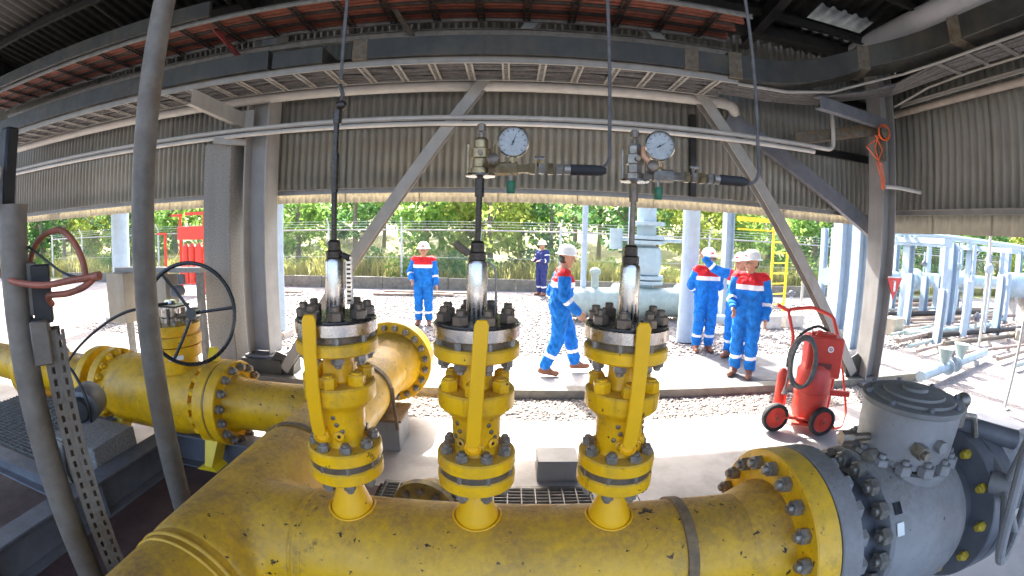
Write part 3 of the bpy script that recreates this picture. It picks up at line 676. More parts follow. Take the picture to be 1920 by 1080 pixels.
ring_of(N_BIG, 'stud_nut', sp, (-2.20, PY, PZ), (1, 0, 0), .30, 16, .5)
ring_of(N_BIG, 'stud_nut', sp, (-3.95, PY, PZ), (-1, 0, 0), .30, 16, .5)
for x, s_ in ((-4.98, 1), (-5.12, -1)):
    part('pipe_flange', G().lathe(flange_prof(.352, .10), (x, PY, PZ), (s_, 0, 0), 64), M['yellow_clean'], sp)
ring_of(N_BIG, 'stud_nut', sp, (-4.88, PY, PZ), (1, 0, 0), .30, 16, .5)
bead_ = G().lathe([(PR - .003, -.012), (PR + .006, 0), (PR - .003, .012)], (-4.4, PY, PZ), (1, 0, 0), 56, cap=False)
part('weld_seam', bead_, M['yellow'], sp)

bv = thing('ball_valve', (-2.9, PY, .22), 'yellow flanged ball valve with a black handwheel behind the grey tube', 'valve')
part('body', G().lathe([(.30, -.60), (.30, -.52), (.315, -.46), (.325, -.38), (.325, .33), (.315, .40), (.30, .45), (.30, .55)], (-3.05, PY, PZ), (1, 0, 0), 64), M['yellow_clean'], bv, sharp=40)
part('body_flange', G().lathe(flange_prof(.352, .105), (-2.315, PY, PZ), (-1, 0, 0), 64), M['yellow_clean'], bv)
part('body_flange', G().lathe(flange_prof(.352, .105), (-3.735, PY, PZ), (1, 0, 0), 64), M['yellow_clean'], bv)
part('joint_ring', G().lathe([(.345, 0), (.345, .012)], (-2.302, PY, PZ), (-1, 0, 0), 48), M['dark_nut'], bv)
ring_of(N_BIGY, 'stud_nut', bv, (-2.42, PY, PZ), (-1, 0, 0), .318, 18, .5)
ring_of(N_BIGY, 'stud_nut', bv, (-3.63, PY, PZ), (1, 0, 0), .318, 18, .5)
part('lifting_lug', G().prism([(-2.46, PY - .02, .93), (-2.34, PY - .02, .93), (-2.36, PY - .02, 1.06), (-2.42, PY - .02, 1.06)], (0, .04, 0)), M['yellow_rail'], bv)
for x in (-3.5, -2.36):
    part('foot', G().prism([(x - .07, PY - .22, .38), (x + .07, PY - .22, .38), (x + .035, PY - .34, .16), (x + .11, PY - .38, .145), (x - .09, PY - .38, .145), (x - .035, PY - .34, .16)], (0, .16, 0)), M['yellow_rail'], bv)
bx, by = -2.78, PY - .05
part('bonnet', G().lathe([(.20, .86), (.20, .98), (.235, .985), (.235, 1.075), (.22, 1.08)], (bx, by, 0), (0, 0, 1), 48), M['yellow_clean'], bv)
part('bonnet_flange', G().lathe([(.235, 1.085), (.245, 1.09), (.245, 1.165), (.21, 1.17), (.21, 1.20), (.24, 1.205), (.24, 1.255), (.2, 1.26)], (bx, by, 0), (0, 0, 1), 48), M['yellow_clean'], bv)
ring_of(N_LOW, 'stud_nut', bv, (bx, by, 1.258), (0, 0, 1), .20, 10, .3)
part('stem_housing', G().lathe([(.10, 1.255), (.10, 1.30), (.085, 1.31), (.085, 1.38), (.14, 1.385), (.14, 1.40), (.06, 1.405), (.05, 1.44)], (bx, by, 0), (0, 0, 1), 32), M['steel'], bv)
part('position_plate', G().span((bx - .02, by - .16, 1.405), (bx + .20, by + .02, 1.42)), M['black'], bv)
for a in (.3, 1.5, 2.6, 3.9, 5.2):
    part('spacer_post', G().cyl((bx + .12 * math.cos(a), by + .12 * math.sin(a), 1.255), (bx + .12 * math.cos(a), by + .12 * math.sin(a), 1.385), .012, n=8), M['dark_nut'], bv)
part('warning_label', G().prism([(bx + .13, by - .225, 1.03), (bx + .22, by - .14, 1.03), (bx + .22, by - .14, .995), (bx + .13, by - .225, .99)], (.004, -.006, 0)), M['sign_white'], bv)
# handwheel
hc, hn = Vector((-2.30, PY - .37, 1.40)), Vector((.30, -1, .12)).normalized()
u_, w_, d_ = basis(hn); RW = .365
wheel = part('handwheel', G().tube([hc + (u_ * math.cos(a) + w_ * math.sin(a)) * RW for a in [2*math.pi*i/48 for i in range(48)]], .015, 8, True), M['black'], bv)
hub = hc - hn * .08
part('hub', G().cyl(hub - hn * .05, hub + hn * .04, .045, n=16), M['black'], wheel)
for a in (.12, .12 + 2.094, .12 + 4.189):
    e = hc + (u_ * math.cos(a) + w_ * math.sin(a)) * RW
    part('spoke', G().tube([hub, hub * .45 + e * .55 - hn * .015, e], .012, 8), M['black'], wheel)
part('wheel_shaft', G().cyl(hub, Vector((bx + .05, by + .02, 1.30)), .022, n=12), M['dark_nut'], bv)

# ------------------------------------------------------------------ grey ball valve at the right
gv = thing('ball_valve', (2.0, HY, .15), 'large grey ball valve bolted to the right end of the yellow header', 'valve')
def gl(nm, prof, m='grey_paint', sharp=40, cap=True, o=(0, HY, HZ), ax=(1, 0, 0), n=80): return part(nm, G().lathe(prof, o, ax, n, cap), M[m], gv, sharp=sharp)
gl('body_flange', [(0, 1.318), (.446, 1.318), (.452, 1.324), (.452, 1.424), (.446, 1.430), (0, 1.430)])
gl('joint_ring', [(.40, 1.309), (.435, 1.309), (.435, 1.319), (.40, 1.319)], 'oily')
gl('neck', [(.30, 1.42), (.30, 1.65)], 'dark_grey')
gl('body', [(.30, 1.645), (.395, 1.65), (.41, 1.665), (.415, 1.73), (.415, 2.15), (.40, 2.20), (.38, 2.25), (.34, 2.26)])
gl('far_neck', [(.30, 2.25), (.30, 2.42)], 'dark_grey')
gl('body_flange', [(0, 2.42), (.446, 2.42), (.452, 2.426), (.452, 2.52), (.446, 2.526), (0, 2.526)], 'dark_grey')
gl('far_flange', [(0, 2.54), (.446, 2.54), (.452, 2.546), (.452, 2.66), (.446, 2.666), (.30, 2.67), (.26, 2.8), (.254, 6.0)], 'dark_grey')
ring_of(N_GREY, 'stud_nut', gv, (1.430, HY, HZ), (1, 0, 0), .392, 20, .25)
ring_of(N_DARK, 'stud_nut', gv, (1.65, HY, HZ), (-1, 0, 0), .37, 20, .5)
ring_of(N_CAP, 'stud_cap', gv, (2.42, HY, HZ), (-1, 0, 0), .392, 12, .25)
# gear operator drum on top
dx, dy = 1.98, HY
dr = part('operator_drum', G().lathe([(.235, .985), (.245, .99), (.245, 1.02), (.252, 1.025), (.262, 1.24), (.262, 1.25)], (dx, dy, 0), (0, 0, 1), 64), M['grey_paint'], gv)
part('mount_plate', G().lathe([(.26, .90), (.275, .94), (.275, .975), (.25, .98)], (dx, dy, 0), (0, 0, 1), 64), M['grey_paint'], gv)
part('gasket_band', G().lathe([(.24, .972), (.247, .974), (.247, .990), (.24, .992)], (dx, dy, 0), (0, 0, 1), 48), M['oily'], gv)
part('mount_neck', G().lathe([(.24, .78), (.24, .905)], (dx, dy, 0), (0, 0, 1), 48), M['grey_paint'], gv)
cov = part('operator_cover', G().lathe([(.27, 1.252), (.274, 1.256), (.274, 1.276), (.266, 1.28), (.225, 1.283), (.22, 1.295), (.165, 1.298), (.16, 1.310), (.07, 1.315), (.065, 1.33), (0, 1.335)], (dx, dy, 0), (0, 0, 1), 64), mat('dusty_grey_cover', (.17, .17, .165), .55, var=.2, dust=(.15, .13, .10), dustamt=.7, chips=.2), gv, sharp=30)
capb = nut_mesh('cover_bolt', .016, .02, .008, .004, 'dark_grey')
for k in range(8):
    a = 2 * math.pi * (k + .35) / 8; inst('cover_bolt', capb, cov, (dx + .246 * math.cos(a), dy + .246 * math.sin(a), 1.281))
ring_of(N_GREY, 'stud_nut', gv, (dx, dy, .977), (0, 0, 1), .262, 14, .3)
part('indicator_boss', G().cyl((dx - .15, dy - .20, 1.11), (dx - .17, dy - .275, 1.11), .035, n=6).cyl((dx - .17, dy - .27, 1.11), (dx - .175, dy - .30, 1.11), .022, n=12), M['galv_nut'], gv)
part('indicator_boss', G().cyl((dx - .05, dy - .24, 1.13), (dx - .055, dy - .29, 1.13), .030, n=6), M['grey_paint'], gv)
part('drain_plug', G().cyl((dx - .25, dy + .02, 1.09), (dx - .37, dy + .04, 1.09), .02, n=10).cyl((dx - .36, dy + .04, 1.09), (dx - .42, dy + .05, 1.09), .036, n=8), M['dark_nut'], gv)
part('drain_plug', G().cyl((dx - .24, dy - .04, 1.02), (dx - .32, dy - .06, 1.02), .035, n=8), M['galv_nut'], gv)
part('drain_plug', G().cyl((dx - .24, dy - .08, .90), (dx - .31, dy - .11, .90), .028, n=8), M['dark_nut'], gv)
# small bypass fittings behind the drum
part('gear_arm', G().box((2.32, 1.62, 1.10), (.34, .18, .16)).cyl((2.40, 1.6, 1.08), (2.72, 1.22, 1.04), .055, n=14), M['dark_grey'], gv, bev=.01)
part('bypass_fitting', G().cyl((2.30, 1.40, 1.12), (2.30, 1.40, 1.24), .035, n=10).ell((2.30, 1.40, 1.26), (.045, .045, .04)).tube([(2.30, 1.40, 1.18), (2.42, 1.38, 1.16), (2.46, 1.36, 1.05)], .02, 8), M['galv_nut'], gv)
# grey handwheel at the frame edge
hc, hn = Vector((2.50, 1.00, .90)), Vector((.35, -1, .15)).normalized()
u_, w_, d_ = basis(hn); RW = .36
wheel = part('handwheel', G().tube([hc + (u_ * math.cos(a) + w_ * math.sin(a)) * RW for a in [2*math.pi*i/56 for i in range(56)]], .026, 10, True), M['grey_paint'], gv)
hub = hc + d_ * -.10
part('hub', G().cyl(hub - hn * .08, hub + hn * .05, .06, n=18), M['grey_paint'], wheel)
for k in range(4):
    a = .5 + 2 * math.pi * k / 4; e = hc + (u_ * math.cos(a) + w_ * math.sin(a)) * RW
    part('spoke', G().tube([hub, hub * .4 + e * .6, e], .022, 10), M['grey_paint'], wheel)
part('wheel_shaft', G().cyl(hub, Vector((2.62, 1.45, 1.02)), .03, n=12), M['grey_paint'], gv)
for a_, m_, w_l in ((47, 'black', .055), (60, 'sign_white', .06)):
    f_ = R(a_); n_ = Vector((0, -math.sin(f_), math.cos(f_))); tg_ = Vector((0, -math.cos(f_), -math.sin(f_)))
    part('marking_plate' if m_ != 'black' else 'marking_patch', G().box(Vector((1.69, HY, HZ)) + n_ * .4165, (.045, w_l, .004), Matrix((Vector((1, 0, 0)), tg_, n_)).transposed()), M[m_], gv)

# ------------------------------------------------------------------ three valve stacks on the header
def valve(x, lever_a, lat, label):
    """lever_a: angle of the lever round the stack (0 = toward the viewer)"""
    t = thing('plug_valve', (x, HY, 1.02), label, 'valve', 'yellow valve stacks on the header')
    o = (x, HY, 0); A = (0, 0, 1)
    def la(nm, prof, m, par=t, n=48, sharp=35): return part(nm, G().lathe(prof, o, A, n), M[m], par, sharp=sharp)
    la('lower_flange', [(.04, 1.02), (.062, 1.022), (.140, 1.024), (.147, 1.030), (.147, 1.072), (.141, 1.078), (.04, 1.078)], 'yellow_clean')
    la('joint_ring', [(.06, 1.078), (.1385, 1.078), (.1385, 1.104), (.06, 1.104)], 'dark_nut')
    la('body_flange', [(.05, 1.104), (.141, 1.104), (.147, 1.110), (.147, 1.152), (.141, 1.158), (.085, 1.160)], 'yellow_clean')
    ring_of(N_LOW, 'stud_nut', t, (x, HY, 1.158), A, .115, 8, .5)
    ring_of(N_LOW, 'stud_nut', t, (x, HY, 1.023), (0, 0, -1), .115, 8, .5)
    ring_of(mesh_stud, 'stud', t, (x, HY, 1.076), A, .134, 8, .5)
    la('body', [(.085, 1.155), (.078, 1.175), (.080, 1.20), (.088, 1.22), (.090, 1.30), (.112, 1.325), (.134, 1.345), (.138, 1.352), (.138, 1.405), (.132, 1.412), (.060, 1.414)], 'yellow_clean', sharp=40)
    ring_of(N_BODY, 'stud_nut', t, (x, HY, 1.412), A, .104, 6, .0)
    la('neck', [(.062, 1.41), (.066, 1.42), (.058, 1.45), (.058, 1.525), (.075, 1.532)], 'yellow_clean')
    la('upper_flange', [(.06, 1.528), (.146, 1.530), (.153, 1.536), (.153, 1.570), (.147, 1.576), (.06, 1.576)], 'yellow_clean')
    la('upper_joint_ring', [(.05, 1.576), (.128, 1.576), (.128, 1.602), (.05, 1.602)], 'dark_nut')
    la('steel_flange', [(.05, 1.602), (.148, 1.602), (.153, 1.606), (.153, 1.646), (.149, 1.650), (.05, 1.650)], 'steel')
    la('oily_top', [(.03, 1.650), (.147, 1.6505), (.145, 1.656), (.03, 1.658)], 'oily')
    ring_of(N_TOP, 'stud_nut', t, (x, HY, 1.655), A, .117, 8, .5)
    ring_of(N_LOW, 'stud_nut', t, (x, HY, 1.529), (0, 0, -1), .118, 8, .5)
    ring_of(mesh_stud2, 'stud', t, (x, HY, 1.575), A, .132, 8, .5)
    la('stem_sleeve', [(.034, 1.655), (.036, 1.66), (.036, 1.85), (.030, 1.862)], 'steel', n=28)
    la('gland_cap', [(.022, 1.86), (.030, 1.865), (.030, 1.888), (.024, 1.893), (.024, 1.922), (.016, 1.930)], 'oily', n=12)
    # side glands, bosses and plugs of the body
    for a, z, r, m in ((-.55, 1.215, .021, 'yellow_clean'), (.15, 1.205, .024, 'yellow_clean'), (.8, 1.215, .021, 'yellow_clean')):
        v = Vector((math.sin(a + lever_a), -math.cos(a + lever_a), 0)); p = Vector((x, HY, z)) + v * .075
        part('gland_boss', G().lathe([(r, 0), (r, .022), (r * .75, .026), (r * .72, .018), (0, .018)], p, v, 20), M[m], t)
        part('screw_hole', G().lathe([(r * .35, .0), (r * .35, .019)], p, v, 8), M['oily'], t)
    for a, z in ((-.72, 1.29), (-.6, 1.262), (.62, 1.29), (.74, 1.262), (-.85, 1.235), (.95, 1.235)):
        v = Vector((math.sin(a + lever_a), -math.cos(a + lever_a), 0)); p = Vector((x, HY, z)) + v * .080
        part('screw_head', G().lathe([(.009, 0), (.009, .013), (.005, .015)], p, v, 8), M['dark_nut'], t)
    # flat lever: from the pivot on the body, up past the flanges
    l0, l1 = lat; n_f = Vector((math.sin(-x * .28), -math.cos(-x * .28), 0)); s_ = Vector((-n_f.y, n_f.x, 0))
    prof = [(.122, 1.228, .016), (.126, 1.244, .025), (.138, 1.29, .025), (.157, 1.40, .0245), (.170, 1.55, .024), (.176, 1.672, .0235), (.177, 1.690, .016)]
    vs = []; fs = []
    for o_, z, w in prof:
        la_ = l0 + (l1 - l0) * (z - 1.2) / .49; c_ = Vector((x + la_, HY - math.sqrt(o_ ** 2 - la_ ** 2), z))
        vs += [c_ - s_ * w, c_ + s_ * w, c_ + s_ * w + n_f * .011, c_ - s_ * w + n_f * .011]
    for i in range(len(prof) - 1):
        for k in range(4): fs.append((i*4+k, i*4+(k+1) % 4, i*4+4+(k+1) % 4, i*4+4+k))
    fs += [(0, 1, 2, 3), tuple(len(vs) - 4 + k for k in (3, 2, 1, 0))]
    lv = part('lever', G().add(vs, fs), M['lever'], t, bev=.003, sharp=30)
    part('lever_pivot', G().lathe([(.030, 0), (.030, .026), (.024, .032), (.020, .020), (0, .020)], Vector((x + l0, HY - math.sqrt(.100 ** 2 - l0 ** 2), 1.222)), n_f, 24), M['lever'], t)
    return t
mesh_stud = mesh_of('stud', G().cyl((0, 0, 0), (0, 0, .03), .010, n=8), M['galv_nut'])
mesh_stud2 = mesh_of('stud', G().cyl((0, 0, 0), (0, 0, .03), .014, n=8), M['galv_nut'])
v1 = valve(XV[0], -.62, (-.050, -.022), 'left yellow valve stack whose rod runs up past the thin pipes, lever at its left')
v2 = valve(XV[1], -.04, (-.004, .030), 'middle yellow valve stack with its flat lever straight in front')
v3 = valve(XV[2], .42, (.010, .006), 'right yellow valve stack with its lever leaning to the right')
# left valve: long rod and ratchet top, small scale beside the sleeve
x = XV[0]
part('rod', G().cyl((x, HY, 1.92), (x - .002, HY, 2.36), .0105, n=12).cyl((x, HY, 2.10), (x, HY, 2.24), .013, n=12), M['oily'], v1)
part('rod_end', G().cyl((x, HY, 2.35), (x, HY, 2.40), .016, n=10).ell((x + .01, HY, 2.42), (.022, .016, .018)).tube([(x, HY, 2.42), (x + .015, HY, 2.46), (x, HY, 2.50)], .008, 6), M['oily'], v1)
part('scale_strip', G().span((x + .048, HY - .01, 1.70), (x + .070, HY + .005, 1.87)), M['steel'], v1)
for k in range(10): part('scale_hole', G().span((x + .052, HY - .0125, 1.71 + .016 * k), (x + .066, HY - .0098, 1.717 + .016 * k)), M['oily'], v1)
part('side_bolt', G().cyl((x + .03, HY, 1.875), (x + .062, HY - .01, 1.865), .012, n=8), M['oily'], v1)
part('side_handle', G().tube([(XV[1] - .03, HY, 1.885), (XV[1] - .065, HY - .01, 1.91), (XV[1] - .075, HY - .01, 1.925)], .013, 8), M['dark_nut'], v2)
part('bleed_tube', G().tube([(XV[1] + .035, HY, 1.86), (XV[1] + .06, HY, 1.84), (XV[1] + .066, HY, 1.80), (XV[1] + .066, HY, 1.66)], .005, 6), M['galv_nut'], v2)
# middle and right valve: rod, access fitting, needle valve block, gauge, connector, green tag
def instruments(i, x, vt, gx, tilt, nm):
    part('rod', G().cyl((x, HY, 1.92), (x + .004, HY, 2.155), .0105, n=12).cyl((x + .003, HY, 2.08), (x + .003, HY, 2.145), .016, n=12), M['dark_nut'] if i else M['oily'], vt)
    a = thing('access_fitting', (x + .005, HY, 2.15), 'worn %s fitting on top of the %s valve rod' % (('brass', 'middle') if i == 0 else ('grey steel', 'right')), 'fitting', 'fittings on the valve rods')
    o = (x + .005, HY, 0); m = 'brass' if i == 0 else 'galv_nut'
    part('foot_plate', G().lathe([(.05, 2.150), (.052, 2.153), (.05, 2.158)], o, (0, 0, 1), 24), M['steel'], a)
    part('body', G().lathe([(.034, 2.158), (.034, 2.178), (.027, 2.182), (.027, 2.21), (.033, 2.214), (.033, 2.245), (.024, 2.25), (.024, 2.275), (.018, 2.285)], o, (0, 0, 1), 6 if i else 24), M[m], a, sharp=25)
    part('collar_bolt', G().cyl((x + .005, HY - .028, 2.228), (x + .005, HY - .045, 2.228), .010, n=8), M['dark_nut'], a)
    for s_ in (-1, 1): part('tie_rod', G().cyl((x + .005 + s_ * .044, HY, 2.155), (x + .005 + s_ * .044, HY, 2.262), .005, n=8), M[m], a)
    part('cap', G().lathe([(.010, 2.283), (.010, 2.305), (.015, 2.308), (.015, 2.332), (.010, 2.336)], o, (0, 0, 1), 10), M['dark_nut'], a)
    b = thing('needle_valve', (x + .10, 1.455, 2.17), 'small worn needle valve block between the %s fitting and its black connector' % ('brass' if i == 0 else 'grey steel'), 'valve', 'needle valves of the gauges')
    part('block', G().cyl((x + .035, 1.47, 2.172), (x + .175, 1.452, 2.174), .0165, n=6).cyl((x + .06, 1.462, 2.172), (x + .13, 1.455, 2.173), .023, n=8), M[m], b)
    part('side_knob', G().lathe([(.010, 0), (.019, .01), (.019, .032), (.012, .036)], (x + .055, 1.455, 2.196), (-.2, -1, .2), 16), M['dark_nut'], b)
    for k in range(4): part('hex_joint', G().lathe([(.021 - .002 * (k % 2), 0), (.021 - .002 * (k % 2), .018)], (x + .170 + .030 * k, 1.452, 2.174), (1, 0, 0), 6), M['galv_nut' if k % 2 else 'brass'], b)
    part('tee_handle', G().cyl((x + .20, 1.452, 2.18), (x + .20, 1.43, 2.205), .006, n=8).cyl((x + .185, 1.43, 2.207), (x + .218, 1.43, 2.207), .006, n=8), M['steel'], b)
    gq = thing('pressure_gauge', (gx, 1.452, 2.18), 'round steel pressure gauge beside the %s fitting' % ('brass' if i == 0 else 'grey steel') + (', its orange lead behind' if i else ', needle pointing up'), 'gauge', 'pressure gauges on the header valves')
    ax = Vector((-.05 - .12 * i, -1, -.06)).normalized(); c_ = Vector((gx, 1.452, 2.262 + .012 * i))
    part('stem', G().cyl((gx, 1.455, 2.185), c_ - Vector((0, 0, .045)), .010, n=10).cyl((gx, 1.455, 2.195), (gx, 1.455, 2.212), .015, n=6), M['brass'], gq)
    part('case', G().lathe([(.045, .03), (.052, .02), (.053, -.012), (.049, -.018), (.047, -.012)], c_, -ax, 40, cap=False), M['steel'], gq)
    part('back', G().lathe([(.0, .03), (.045, .03)], c_, -ax, 40), M['steel'], gq)
    dl = part('dial', G().lathe([(0, -.0085), (.0475, -.0085)], c_, -ax, 40, cap=False), M['dial'], gq)
    uu, ww, dd = basis(ax); up = Vector((0, 0, 1)) - ax * ax.z; up.normalize(); rt = up.cross(ax) * -1
    ticks = G()
    for k in range(11):
        an = R(-135 + 27 * k); dv = up * math.cos(an) + rt * math.sin(an)
        p = c_ + ax * .0095
        s2 = ax.cross(dv) * .0011
        ticks.add([p + dv * .036 - s2, p + dv * .036 + s2, p + dv * .044 + s2, p + dv * .044 - s2], [(0, 1, 2, 3)])
    part('scale_marks', ticks, M['face_dark'], gq, kind='stuff')
    an = R(-20 - 40 * i); dv = up * math.cos(an) + rt * math.sin(an); s2 = ax.cross(dv) * .0018; p = c_ + ax * .0105
    part('needle', G().prism([p - dv * .012 - s2, p - dv * .012 + s2, p + dv * .036], ax * .001).lathe([(.004, 0), (.004, .002)], p, ax, 12), M['black'], gq)
    if i: part('lead_wire', G().tube([(gx - .05, 1.47, 2.27), (gx - .055, 1.46, 2.235), (gx - .03, 1.45, 2.21), (gx + .005, 1.45, 2.205)], .010, 8), mat('pale_orange_tape', (.5, .27, .15), .6), gq)
    cn = thing('cable_connector', (x + .33, 1.452, 2.176), 'black cylindrical cable connector to the right of the %s' % ('middle needle valve' if i == 0 else 'right needle valve'), 'connector', 'black cable connectors')
    part('collar', G().cyl((x + .285, 1.452, 2.175), (x + .305, 1.452, 2.175), .018, n=16), M['galv_nut'], cn)
    part('sleeve', G().lathe([(.017, 0), (.0185, .005), (.0185, .09), (.017, .105), (.010, .122)], (x + .305, 1.452, 2.175), (1, 0, .01), 18), M['rubber'], cn)
    tg = thing('green_tag', (gx - .005, 1.445, 2.10), 'small green plastic tag hanging under the %s gauge' % ('left' if i == 0 else 'right'), 'tag', 'green tags under the gauges')
    part('cap', G().lathe([(.013, 0), (.015, .004), (.015, .036), (.012, .042)], (gx - .005, 1.445, 2.088), (0, 0, 1), 16), M['green'], tg)
    part('hanger', G().cyl((gx - .005, 1.446, 2.128), (gx - .004, 1.450, 2.165), .004, n=6), M['galv_nut'], tg)
instruments(0, XV[1], v2, .0, 0, 'middle')
instruments(1, XV[2], v3, .50, 0, 'right')
# ------------------------------------------------------------------ left foreground: tubes, slotted strut, hoses, skid beams, actuator box
solo('standing_tube', G().cyl((-2.02, 1.92, 0), (-2.02, 1.92, 5.75), .066, n=40), M['galv_tube'], (-2.02, 1.92, 0), 'tall dull grey steel tube standing in front of the left ball valve', 'tube')
solo('standing_tube', G().cyl((-1.86, 1.02, 0), (-1.86, 1.02, 2.10), .058, n=32), M['galv_tube'], (-1.86, 1.02, 0), 'shorter grey steel tube at the left edge next to the slotted strut', 'tube')
t = thing('lamp_post_head', (-1.91, 1.0, 2.04), 'dark post head with a small white lamp at the upper left edge', 'lamp')
part('post', G().span((-1.955, .99, 2.04), (-1.885, 1.05, 2.40)), M['dark_steel'], t, bev=.01)
part('lamp', G().ell((-1.90, .93, 2.22), (.05, .05, .05)).span((-1.94, .90, 2.10), (-1.87, .96, 2.17)), M['white_pipe'], t)
# slotted strut: web with real slots
t = thing('slotted_strut', (-1.70, 1.08, 0), 'perforated grey steel strut standing beside the shorter tube at the left', 'strut')
def slotted(p0, along, across, L, w, th, pitch=.05, slot=.028, sw=.014):
    p0, along, across = Vector(p0), Vector(along), Vector(across); nrm = along.cross(across); gg = G()
    Mx = Matrix((across, nrm, along)).transposed()
    for s_ in (-1, 1): gg.box(p0 + across * s_ * (w / 4 + sw / 4) + along * L / 2, ((w - sw) / 2, th, L), Mx)
    n = int(L / pitch)
    for k in range(n): gg.box(p0 + along * (pitch * (k + .5) + slot / 2), (sw + .001, th * .98, pitch - slot), Mx)
    return gg
ST = Vector((-1.765, 1.06, 0)); fa = Vector((.80, -.60, 0)); fb = Vector((.60, .80, 0))
for k_ in (-.075, -.028): part('slotted_face', slotted(ST + fa * k_, (0, 0, 1), fa, 1.62, .0465, .004), M['galv_tube'], t)
for k_ in (.026, .0725): part('slotted_face', slotted(ST + fb * k_, (0, 0, 1), fb, 1.62, .046, .004), M['galv_tube'], t)
part('back_flange', G().box(ST - fa * .10 + fb * .036 + Vector((0, 0, .81)), (.004, .07, 1.62), Matrix((fa, fb, Vector((0, 0, 1)))).transposed()), M['galv_tube'], t)
part('clamp', G().box(ST + Vector((-.02, .01, 1.58)), (.12, .075, .17), Matrix((fa, fb, Vector((0, 0, 1)))).transposed()), M['galv_tube'], t, bev=.006)
part('top_bracket', G().box(ST + Vector((-.01, .03, 1.76)), (.075, .075, .22), Matrix((fa, fb, Vector((0, 0, 1)))).transposed()), M['dark_steel'], t, bev=.004)
part('top_plate', G().box(ST + Vector((-.05, .0, 1.78)), (.03, .06, .20), Matrix((fa, fb, Vector((0, 0, 1)))).transposed()), M['galv_tube'], t, bev=.003)
def bent_pts(pts, rad=.05):
    P = [Vector(p) for p in pts]; out = [P[0]]
    for i in range(1, len(P) - 1):
        a = (P[i-1] - P[i]).normalized(); b_ = (P[i+1] - P[i]).normalized(); s_ = P[i] + a * rad; e = P[i] + b_ * rad
        for k in range(5):
            u = k / 4; out.append(s_ * (1-u)**2 + P[i] * 2*u*(1-u) + e * u*u)
    return out + [P[-1]]
def spline(pts, k=8):
    P = [Vector(p) for p in pts]; out = []
    for i in range(len(P) - 1):
        a = P[max(i-1, 0)]; b_ = P[i]; c_ = P[i+1]; d_ = P[min(i+2, len(P)-1)]
        for j in range(k):
            u = j / k; out.append(.5 * ((2*b_) + (c_-a)*u + (2*a-5*b_+4*c_-d_)*u*u + (3*b_-a-3*c_+d_)*u**3))
    return out + [P[-1]]
t = thing('hose_loop', (-1.7, 1.1, 1.8), 'orange-brown hose looped over the top of the slotted strut', 'hose')
part('hose', G().tube(spline([(-1.885, 1.10, 1.72), (-1.89, 1.10, 1.80), (-1.885, 1.11, 1.88), (-1.85, 1.12, 1.945), (-1.78, 1.13, 1.985), (-1.68, 1.13, 1.995), (-1.60, 1.12, 1.97), (-1.53, 1.11, 1.92), (-1.485, 1.10, 1.865), (-1.465, 1.09, 1.81)]), .0122, 10), M['hose'], t)
part('hose', G().tube(spline([(-2.30, 1.10, 2.03), (-2.10, 1.05, 2.03), (-2.05, 1.03, 1.98), (-2.0, 1.0, 1.91), (-1.93, .98, 1.855), (-1.82, .98, 1.82), (-1.62, 1.0, 1.805), (-1.48, 1.04, 1.82), (-1.40, 1.08, 1.83)]), .0122, 10), M['hose'], t)
part('hose', G().tube(spline([(-1.40, 1.085, 1.828), (-1.45, 1.07, 1.795), (-1.55, 1.06, 1.77), (-1.68, 1.06, 1.758), (-1.72, 1.10, 1.72)]), .0122, 10), M['hose'], t)
part('hose_end', G().cyl((-1.415, 1.08, 1.826), (-1.375, 1.085, 1.832), .0155, n=12), M['hose'], t)
solo('thin_cable', G().tube(spline([(-2.3, 1.1, 2.06), (-2.05, 1.07, 2.0), (-1.93, 1.07, 1.96), (-1.8, 1.07, 1.93), (-1.68, 1.07, 1.88), (-1.57, 1.07, 1.84), (-1.44, 1.07, 1.82)]), .005, 6), M['cable'], (-1.68, 1.07, 1.88), 'thin black wire strung across the orange-brown hose loop', 'cable')
# steel skid frame on the maroon floor
def skid(p0, p1, lb, h=.30, w=.20):
    q = thing('skid_beam', p0, lb, 'beam', 'dark grey skid beams'); part('member', G().ibeam(p0, p1, h, w, .018, .012), M['dark_grey'], q, bev=.003); return q
q = skid((-2.92, -.6, .155), (-2.92, 2.78, .155), 'dark grey steel skid beam running toward the viewer at the lower left')
for y in (.9, 1.9): part('stiffener', G().span((-2.914, y, .02), (-2.825, y + .012, .29)), M['dark_grey'], q)
skid((-3.05, 2.90, .155), (-1.55, 2.90, .155), 'dark grey steel skid beam crossing below the yellow ball valve')
skid((-5.6, 1.72, .30), (-3.04, 1.72, .30), 'grey steel platform edge beam at the far left', .16, .14)
t = thing('drain_grating', (-4.6, 2.4, .36), 'dark floor grating on the platform at the far left', 'grating')
gbar = mesh_of('bar', G().span((-.85, -.003, -.016), (.85, .003, .016)), M['galv'])
for k in range(24): inst('bar', gbar, t, (-4.35, 1.84 + .042 * k, .365))
gb2 = mesh_of('cross_bar', G().span((-.004, -.5, -.004), (.004, .5, .004)), M['galv'])
for k in range(16): inst('cross_bar', gb2, t, (-5.15 + .105 * k, 2.33, .378))
